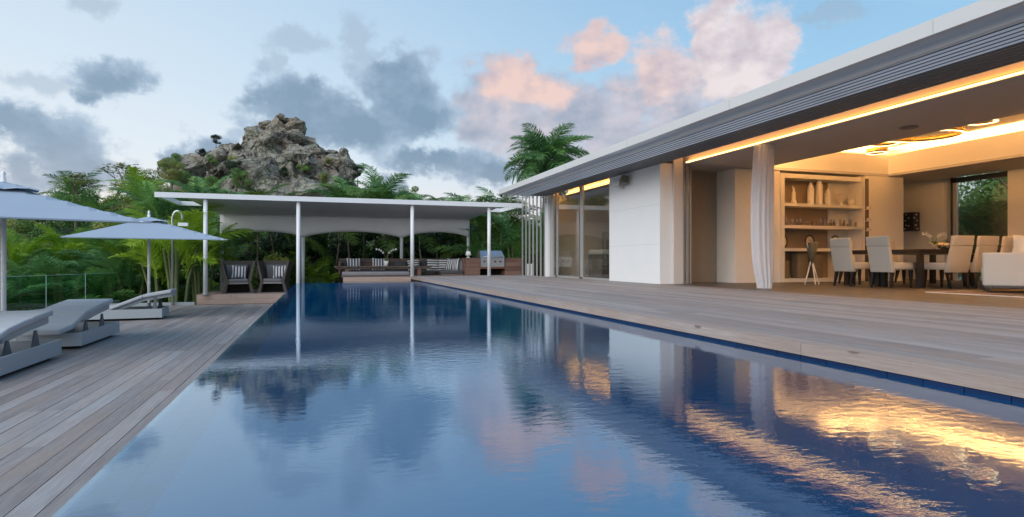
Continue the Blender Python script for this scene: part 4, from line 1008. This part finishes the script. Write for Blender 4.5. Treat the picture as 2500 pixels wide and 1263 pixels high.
# ============================================================ VEGETATION
def frond_mesh(L, droop, nl, wmax, seed, m, split=0, lw=.022):
    rr = random.Random(seed); mb = MB(); pts = []; p = Vector((0, 0, 0)); a = 0
    for k in range(13):
        pts.append(p.copy()); s = k/12; a = -droop*s**1.3; p = p+Vector((math.cos(a), 0, math.sin(a)))*L/12
    for k in range(12):
        w_ = .018*(1-k/13); q0, q1 = pts[k], pts[k+1]; mb.quad(q0+Vector((0, -w_, 0)), q0+Vector((0, w_, 0)), q1+Vector((0, w_*.9, 0)), q1+Vector((0, -w_*.9, 0)))
    for k in range(nl):
        s = .12+.88*k/nl; f = s*12; i = min(11, int(f)); c = pts[i].lerp(pts[i+1], f-i); t_ = (pts[i+1]-pts[i]).normalized()
        ll = wmax*L*(math.sin(PI*min(1, .12+.86*s))**.7)
        for sd_ in (-1, 1):
            up = rr.uniform(.05, .5); d = (Vector((0, sd_, 0))*.8+t_*rr.uniform(.5, .8)+Vector((0, 0, up))).normalized()
            l_ = ll*rr.uniform(.85, 1.1); mid = c+d*l_*.5; tip = c+d*l_+Vector((0, 0, -l_*rr.uniform(.25, .55)))
            wv = t_*lw*L*.5
            mb.quad(c-wv*.4, c+wv*.4, mid+wv, mid-wv); mb.quad(mid-wv, mid+wv, tip)
    me = mb.mesh('frond'); me.materials.append(m); return me
FR = {}
for nm, m in (('g', palmG), ('y', palmY), ('d', palmD)):
    FR[nm] = [frond_mesh(1.0, d, 46, w_*1.15, sd_, m, lw=.021) for sd_, (d, w_) in enumerate(((1.2, .27), (1.7, .25), (.8, .27), (1.45, .30)))]
CN = []
for k in range(3):
    rr = random.Random(40+k); mb = MB()
    for q in range(6):
        a = rr.uniform(0, 2*PI); mb.tube([(0.12*math.cos(a), .12*math.sin(a), -.1), (.2*math.cos(a), .2*math.sin(a), .55), (.34*math.cos(a), .34*math.sin(a), 1.0)], [.035, .028, .02], 6)
    me = mb.mesh('stem'); me.materials.append(caneM); CN.append(me)
def clump(loc, h, n, L, kind, label, group, seed, spread=1.0, low=.0, cat='palm'):
    """areca-like clump: canes to height h, n arching fronds of length L"""
    rr = random.Random(seed); o = empty('palm_clump', loc, rr.uniform(0, 6.28), label, cat, group)
    s = link('stem', CN[seed % 3], caneM, o); s.scale = (h*.8, h*.8, h)
    for k in range(n):
        a = 2.4*k+rr.uniform(-.4, .4); e = R(rr.uniform(28, 86) if k % 3 else rr.uniform(62, 88)); z = h*rr.uniform(.55+low, 1.05); r = .3*h*rr.uniform(.2, .9)*spread
        f = link('frond', FR[kind][rr.randrange(4)], None, o, loc=(r*math.cos(a), r*math.sin(a), z))
        f.scale = (L*rr.uniform(.8, 1.15),)*3; f.rotation_euler = (rr.uniform(-.35, .35), -e, a)
    return o
def palmtree(loc, h, n, L, kind, label, group, seed, lean=(0, 0), r=.13, cat='palm tree', droopy=0):
    rr = random.Random(seed); o = empty('palm_tree', loc, 0, label, cat, group)
    pts = [(lean[0]*t_*t_, lean[1]*t_*t_, h*t_) for t_ in (0, .25, .5, .75, 1)]
    MB().tube([(*p[:2], p[2]) for p in pts], [r*1.25, r, r*.9, r*.8, r*.75], 10).build('trunk', bark, o, True)
    MB().tube([pts[-1], (pts[-1][0], pts[-1][1], h+.55)], [r*.85, r*.45], 8).build('crownshaft', caneM, o, True)
    for k in range(n):
        a = 2.4*k+rr.uniform(-.3, .3); e = R(-15-droopy+95*((k+.5)/n)**.8)
        f = link('frond', FR[kind][rr.randrange(4)], None, o, loc=(pts[-1][0], pts[-1][1], h+.3+.25*k/n))
        f.scale = (L*rr.uniform(.85, 1.12),)*3; f.rotation_euler = (rr.uniform(-.4, .4), -e, a)
    return o
def leafcloud(seed, nclump, nleaf, ls, m, flat=.8, spread=.62, name='crown'):
    rr = random.Random(seed); mb = MB(); cs = []
    for k in range(nclump):
        a = rr.uniform(0, 2*PI); q = rr.random()**.5*spread; z = rr.uniform(-.55, .62)*flat
        cs.append((Vector((q*math.cos(a)*(1-.35*abs(z)), q*math.sin(a)*(1-.35*abs(z)), z)), rr.uniform(.18, .38)))
    for k in range(nleaf):
        c, r = cs[rr.randrange(nclump)]
        d = Vector((rr.gauss(0, 1), rr.gauss(0, 1), rr.gauss(0, 1))).normalized()*(r*rr.uniform(.55, 1.0)**.6); d.z *= .8
        p = c+d; n_ = (d.normalized()+Vector((rr.uniform(-.7, .7), rr.uniform(-.7, .7), rr.uniform(-.2, 1)))).normalized()
        a_ = n_.cross(Vector((rr.uniform(-1, 1), rr.uniform(-1, 1), rr.uniform(-1, 1)))).normalized(); b_ = n_.cross(a_)
        s_ = ls*rr.uniform(.6, 1.3); mb.quad(p-a_*s_, p+b_*s_*.45, p+a_*s_, p-b_*s_*.45)
    me = mb.mesh(name); me.materials.append(m); return me
LC = {'g': [leafcloud(60+k, 13, 9000, .027, bushG) for k in range(3)], 'o': [leafcloud(70+k, 13, 9000, .026, bushO) for k in range(2)], 'd': [leafcloud(80+k, 15, 7500, .032, bushD) for k in range(2)]}
def trunkmesh(seed):
    rr = random.Random(seed); mb = MB(); mb.tube([(0, 0, -1.6), (.03, 0, -1), (0, .03, -.45)], [.075, .055, .045], 8)
    for k in range(7):
        a = 2*PI*k/7+rr.uniform(-.3, .3); e = Vector((.5*math.cos(a), .5*math.sin(a), rr.uniform(.0, .45))); m_ = e*.5+Vector((0, 0, -.12))
        mb.tube([(0, .02, -.5), tuple(m_), tuple(e)], [.035, .022, .008], 6)
    me = mb.mesh('trunk'); me.materials.append(bark); return me
TM = [trunkmesh(k) for k in range(3)]
def bush(loc, r, kind, label, group, seed, sz=1.0, cat='tree', name='leafy_tree'):
    rr = random.Random(seed); o = empty(name, loc, rr.uniform(0, 6.28), label, cat, group)
    c = link('crown', LC[kind][seed % len(LC[kind])], None, o, loc=(0, 0, 0)); c.scale = (r, r, r*sz)
    t_ = link('trunk', TM[seed % 3], bark, o); t_.scale = (r, r, r*sz); return o
rv = random.Random(21)
ORD = 'first second third fourth fifth sixth seventh eighth ninth tenth eleventh twelfth thirteenth fourteenth fifteenth sixteenth seventeenth eighteenth nineteenth twentieth'.split()
# --- left slope: rows of trees rising to the skyline (x/y ratio -.20 .. -.44)
G1 = 'leafy trees on the slope left of the pavilion'; G2 = 'palms crowding behind the glass balustrade'; G3 = 'palms in the dark hedge behind the pavilion'
n = 0
def rowx(y, u0, u1): return y*u0+(y*(u1-u0))*rv.random()
for (y, zt_, cnt, rr_) in ((50, 5.2, 15, 2.7), (44, 5.2, 13, 2.4), (36, 3.6, 13, 1.9), (30, 2.1, 12, 1.6)):
    for k in range(cnt):
        ratio = -.46+(-.18+.46)*(k+rv.uniform(.2, .8))/cnt; yy = y+rv.uniform(-2, 2); z = zt_-rr_*.8+rv.uniform(-.9, .7)
        kind = rv.choice('ggoo' if y > 32 else 'ggdo')
        nearr = min(range(4), key=lambda q: abs(ratio-(-.42, -.35, -.27, -.2)[q])); where = ('behind the big parasol', 'left of the complete parasol', 'above the complete parasol', 'beside the pavilion roof')[nearr]
        lay = {50: 'farthest back', 44: 'on the skyline', 36: 'halfway up the slope', 30: 'low on the slope'}[y]; kd = {'g': 'green', 'o': 'olive green', 'd': 'dark green'}[kind]
        bush((ratio*yy, yy, z), rr_*rv.uniform(.8, 1.15), kind, f'{kd} bushy tree {lay} {where}, {ORD[k]} of row', G1+' '+lay+' '+where+' '+kd, n, .85); n += 1
for k in range(20):
    ratio = -.46+.28*(k+rv.random())/20; yy = rv.uniform(24, 31); z = rv.uniform(-1.9, -.9)
    clump((ratio*yy, yy, z), rv.uniform(1.2, 1.9), 17, rv.uniform(1.4, 1.9), 'g' if k % 4 else 'y', f'arching green palm on the slope above the balustrade, {ORD[k]} from the left', 'arching palms on the slope', 100+k)
for k in range(15):
    ratio = -.47+.25*(k+rv.random())/15; yy = rv.uniform(19.5, 24.5) if ratio < -.3 else rv.uniform(22.5, 25.5); z = -2.3
    if ratio*yy > fence_x(min(yy, 21.3))-.9 and yy < 21.8: yy = 22.6
    clump((ratio*yy, yy, z), rv.uniform(1.0, 1.6), 18, rv.uniform(1.35, 1.8), 'g', f'dense green palm just behind the glass balustrade, {ORD[k]} from the left', G2, 140+k)
# bright areca at the end of the lower deck
clump((-4.3, 21.3, -1.3), 2.2, 26, 1.75, 'y', 'bright yellow green areca palm clump at the left of the platform', None, 200, 1.6)
clump((-5.0, 22.6, -1.6), 2.3, 18, 1.9, 'y', 'second yellow green areca clump, behind the first one', None, 201, 1.4)
clump((-3.9, 22.9, -1.6), 2.4, 16, 1.8, 'g', 'green palm clump rising between platform post and areca', None, 203, 1.2)
clump((-6.1, 23.4, -1.9), 2.0, 16, 2.0, 'g', 'wide green palm clump under the complete parasol', None, 202, 1.2)
# --- hedge behind the pavilion
for k, (x, y, z, L) in enumerate(((-10.0, 33, 1.4, 1.7), (-8.3, 34, 2.4, 2.1), (-12.6, 38, 3.0, 1.8))): palmtree((x, y, z-1), 1.6, 16, L, 'y' if k == 1 else 'g', ('green palm poking out of the slope by the sparse trees', 'bright upright palm above the complete parasol', 'green palm high on the left slope')[k], None, 280+k, (0, 0), .1)
for k in range(17):
    x = -3.4+12.4*(k+rv.random()*.7)/17; y = rv.uniform(24.6, 26.0)
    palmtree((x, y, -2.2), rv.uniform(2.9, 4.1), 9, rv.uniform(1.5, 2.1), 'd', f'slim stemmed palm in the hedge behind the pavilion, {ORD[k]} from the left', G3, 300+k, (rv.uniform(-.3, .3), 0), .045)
for k in range(13):
    x = -4+14.5*(k+rv.random()*.7)/13; y = rv.uniform(27.2, 29)
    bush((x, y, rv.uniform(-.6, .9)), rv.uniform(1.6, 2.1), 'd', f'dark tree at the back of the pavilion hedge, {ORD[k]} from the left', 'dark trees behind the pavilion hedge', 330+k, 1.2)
for k in range(12):
    x = -3.6+12.6*(k+rv.random()*.7)/12; y = rv.uniform(24.2, 25.4)
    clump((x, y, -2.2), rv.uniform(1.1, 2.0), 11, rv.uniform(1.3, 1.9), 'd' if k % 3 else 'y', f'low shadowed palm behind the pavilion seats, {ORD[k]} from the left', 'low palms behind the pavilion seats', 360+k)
# crowns that show above the pavilion roof
AB = [(-6.8, 30, 2.6, 2.1, 'fan like green palm just above the left end of the pavilion roof'), (-5.2, 31, 2.9, 2.2, 'green palm above the roof, left of the rock'), (-3.6, 33, 2.8, 2.2, 'green palm in front of the rock foot at the left'),
      (1.5, 29, 2.9, 2.3, 'wide green palm above the roof below the right flank of the rock'), (2.9, 30, 3.3, 2.4, 'tallest green palm above the roof right of the rock'), (4.0, 29.5, 2.7, 2.2, 'green palm above the roof, right of the tallest one'),
      (6.2, 30, 2.7, 2.0, 'palm above the right part of the pavilion roof, leftmost of three'), (7.6, 30.5, 2.9, 2.0, 'palm above the right part of the pavilion roof, middle of three'), (9.0, 30, 3.0, 2.0, 'palm above the right part of the pavilion roof, beside the villa eaves')]
for k, (x, y, z, L, l) in enumerate(AB): palmtree((x, y, -1.8), z+1.8-.6, 15, L, 'g', l, None, 400+k, (0, 0), .12)
for k in range(6):
    x = 6.4+3.2*k/5; clump((x+rv.uniform(-.2, .2), rv.uniform(23.2, 25.2), -1.2), rv.uniform(1.8, 3.0), 13, rv.uniform(1.6, 2.0), 'd' if k % 2 else 'g', f'dark palm between pavilion and villa screen, {ORD[k]} from the left', 'dark palms beside the villa screen', 420+k)
for k in range(5): bush((6.2+1.3*k, 27, rv.uniform(-.2, 1.0)), 1.9, 'd', f'dark tree between pavilion and villa, {ORD[k]} from the left', 'dark trees beside the villa', 430+k, 1.2)
# tall palm behind the villa
palmtree((10.6, 27.5, -1.8), 6.9, 62, 2.35, 'g', 'tall coconut like palm rising behind the villa roof', None, 500, (.2, 0), .2, droopy=18)
# yellow plant and pale bush behind the wicker chairs
o = empty('croton_bush', (-1.5, 22.9, -.9), label='yellow green leafed shrub behind the right wicker armchair', cat='shrub')
c = link('foliage', leafcloud(91, 8, 420, .16, yelL), None, o, loc=(0, 0, 1.35)); c.scale = (.62, .5, .5); MB().tube([(0, 0, -1.3), (0, 0, 1.2)], [.04, .03], 6).build('stem', bark, o)
# plants on and around the rock
RB = [((-7.2, 34, 3.2), 1.5, 'g', 'green bushy tree just above the left corner of the pavilion roof'), ((-8.6, 39, 4.2), 1.7, 'o', 'olive bushy tree between the sparse trees and the rock'), ((-12.9, 62, 9.6), 1.5, 'g', 'round green bush on the left shoulder of the rock'), ((-10.9, 66, 11.2), .9, 'd', 'small dark bush on the left ridge of the rock'), ((-9.9, 67, 12.9), .8, 'd', 'small wind shaped tree on the left ridge, nearest the peak'),
      ((-6.9, 57, 8.5), 1.35, 'd', 'dark round tree in front of the rock face'), ((3.9, 64, 9.9), 1.1, 'd', 'dark tree on the right flank of the rock'), ((-11.4, 60, 7.9), 1.9, 'g', 'green bush at the left foot of the rock'),
      ((-9.4, 58, 7.0), 1.6, 'g', 'green bush at the rock foot below the dark round tree'), ((5.2, 60, 7.0), 1.9, 'o', 'olive bush at the right foot of the rock'), ((7.5, 60, 6.0), 2.0, 'o', 'olive bush on the low ridge right of the rock'), ((2.4, 56, 6.2), 1.7, 'g', 'green bush at the middle foot of the rock'), ((-6.2, 55, 7.6), 1.3, 'g', 'green bush climbing the lower middle of the rock'), ((-11.9, 57, 8.3), 1.6, 'o', 'olive bush on the lower left of the rock'), ((5.9, 62, 8.4), 1.5, 'g', 'green bush on the descending right shoulder'), ((8.8, 63, 7.4), 1.9, 'g', 'green bush far down the right shoulder'), ((.4, 60.5, 8.6), .9, 'o', 'small olive shrub on the right half of the rock'), ((-3.0, 60.5, 9.0), .8, 'd', 'small dark shrub in the middle of the rock'), ((-8.0, 64, 10.4), .7, 'o', 'small olive shrub in a ledge left of the peak'), ((-1.5, 63, 9.9), .8, 'g', 'small green shrub in a ledge below the peak'), ((1.0, 65.5, 11.0), .6, 'o', 'small olive shrub on the right slope of the rock'), ((-4.6, 59, 7.6), 1.0, 'g', 'green shrub low in the middle of the rock'), ((.2, 57, 6.9), 1.1, 'o', 'olive shrub low on the right of the rock'), ((-9.6, 63, 10.2), .8, 'g', 'green shrub on the left face of the rock'), ((-14.5, 60, 7.3), 2.2, 'g', 'green bush left of the rock foot, above the pavilion corner')]
for k, (p, r, kd, l) in enumerate(RB): bush(p, r, kd, l, None, 510+k, .95)
# bare flowering tree on the left skyline
def snag():
    rr = random.Random(4); mb = MB(); lf = MB()
    def br(p, d, L, r, dep):
        q = p+d*L; mb.tube([tuple(p), tuple(p.lerp(q, .5)+Vector((rr.uniform(-.05, .05), 0, rr.uniform(-.03, .08)))*L), tuple(q)], [r, r*.8, r*.55], 5, False)
        if dep == 0:
            for k in range(7):
                c = q+Vector((rr.gauss(0, .22), rr.gauss(0, .22), rr.gauss(0, .06))); a = rr.uniform(0, PI); u = Vector((math.cos(a), math.sin(a), rr.uniform(-.2, .2)))*.16; v_ = Vector((-u.y, u.x, .02))*.35
                lf.quad(c-u, c+v_, c+u, c-v_)
            return
        for k in range(3): 
            dd = (d+Vector((rr.uniform(-.9, .9), rr.uniform(-.9, .9), rr.uniform(-.25, .5)))).normalized(); br(q, dd, L*rr.uniform(.6, .8), r*.55, dep-1)
    br(Vector((0, 0, 0)), Vector((.1, 0, 1)), 1.5, .10, 4)
    return mb, lf
sm, sf = snag()
for k, (x, y, z, s, l) in enumerate(((-11.2, 34, 2.0, .72, 'sparse dark branched tree on the skyline beside the big parasol'), (-9.9, 35, 2.3, .85, 'sparse dark branched tree on the skyline, middle of three'), (-8.9, 36, 2.6, .65, 'small sparse tree on the skyline, nearest the pavilion'))):
    o = empty('sparse_tree', (x, y, z), k*2.0, l, 'tree', 'sparse trees on the left skyline'); o.scale = (s,)*3
    if k == 0: tm_, fm_ = sm.mesh('branches'), sf.mesh('leaves'); tm_.materials.append(bark); fm_.materials.append(bushO)
    link('branches', tm_, bark, o); link('leaves', fm_, bushO, o)
# behind the living room window
for k in range(5): clump((18.0+.6*k, 11.0+1.1*k, -1.2), 2.0, 13, 2.0, 'g' if k % 2 else 'd', f'green palm outside the rear living room window, {ORD[k]} from the left', 'palms outside the rear window', 600+k)
for k in range(3): bush((19.6+k*.9, 11.2+1.5*k, 1.9), 2.6, 'g', f'leafy tree outside the rear living room window, {ORD[k]} from the left', 'trees outside the rear window', 610+k, 1.1)
# undergrowth that nobody could count
mb = MB(); rr = random.Random(77)
for k in range(60000):
    y = rr.uniform(21.8, 46); ra = rr.uniform(-.5, .16 if y > 26.5 else -.19); x = ra*y
    if -4.6 < x < 9 and y < 24: continue
    z = ground_h(x, y)+rr.random()**2*1.4; s_ = rr.uniform(.07, .16)*(1+(y-22)*.02)
    a_ = Vector((rr.uniform(-1, 1), rr.uniform(-1, 1), rr.uniform(-.4, .7))).normalized()*s_; b_ = a_.cross(Vector((rr.uniform(-1, 1), rr.uniform(-1, 1), 1))).normalized()*s_*.4; p = Vector((x, y, z))
    mb.quad(p-a_, p+b_, p+a_, p-b_)
tag(mb.build('undergrowth', bushG), 'mixed low green undergrowth covering the slopes between the palms', 'undergrowth', kind='stuff')
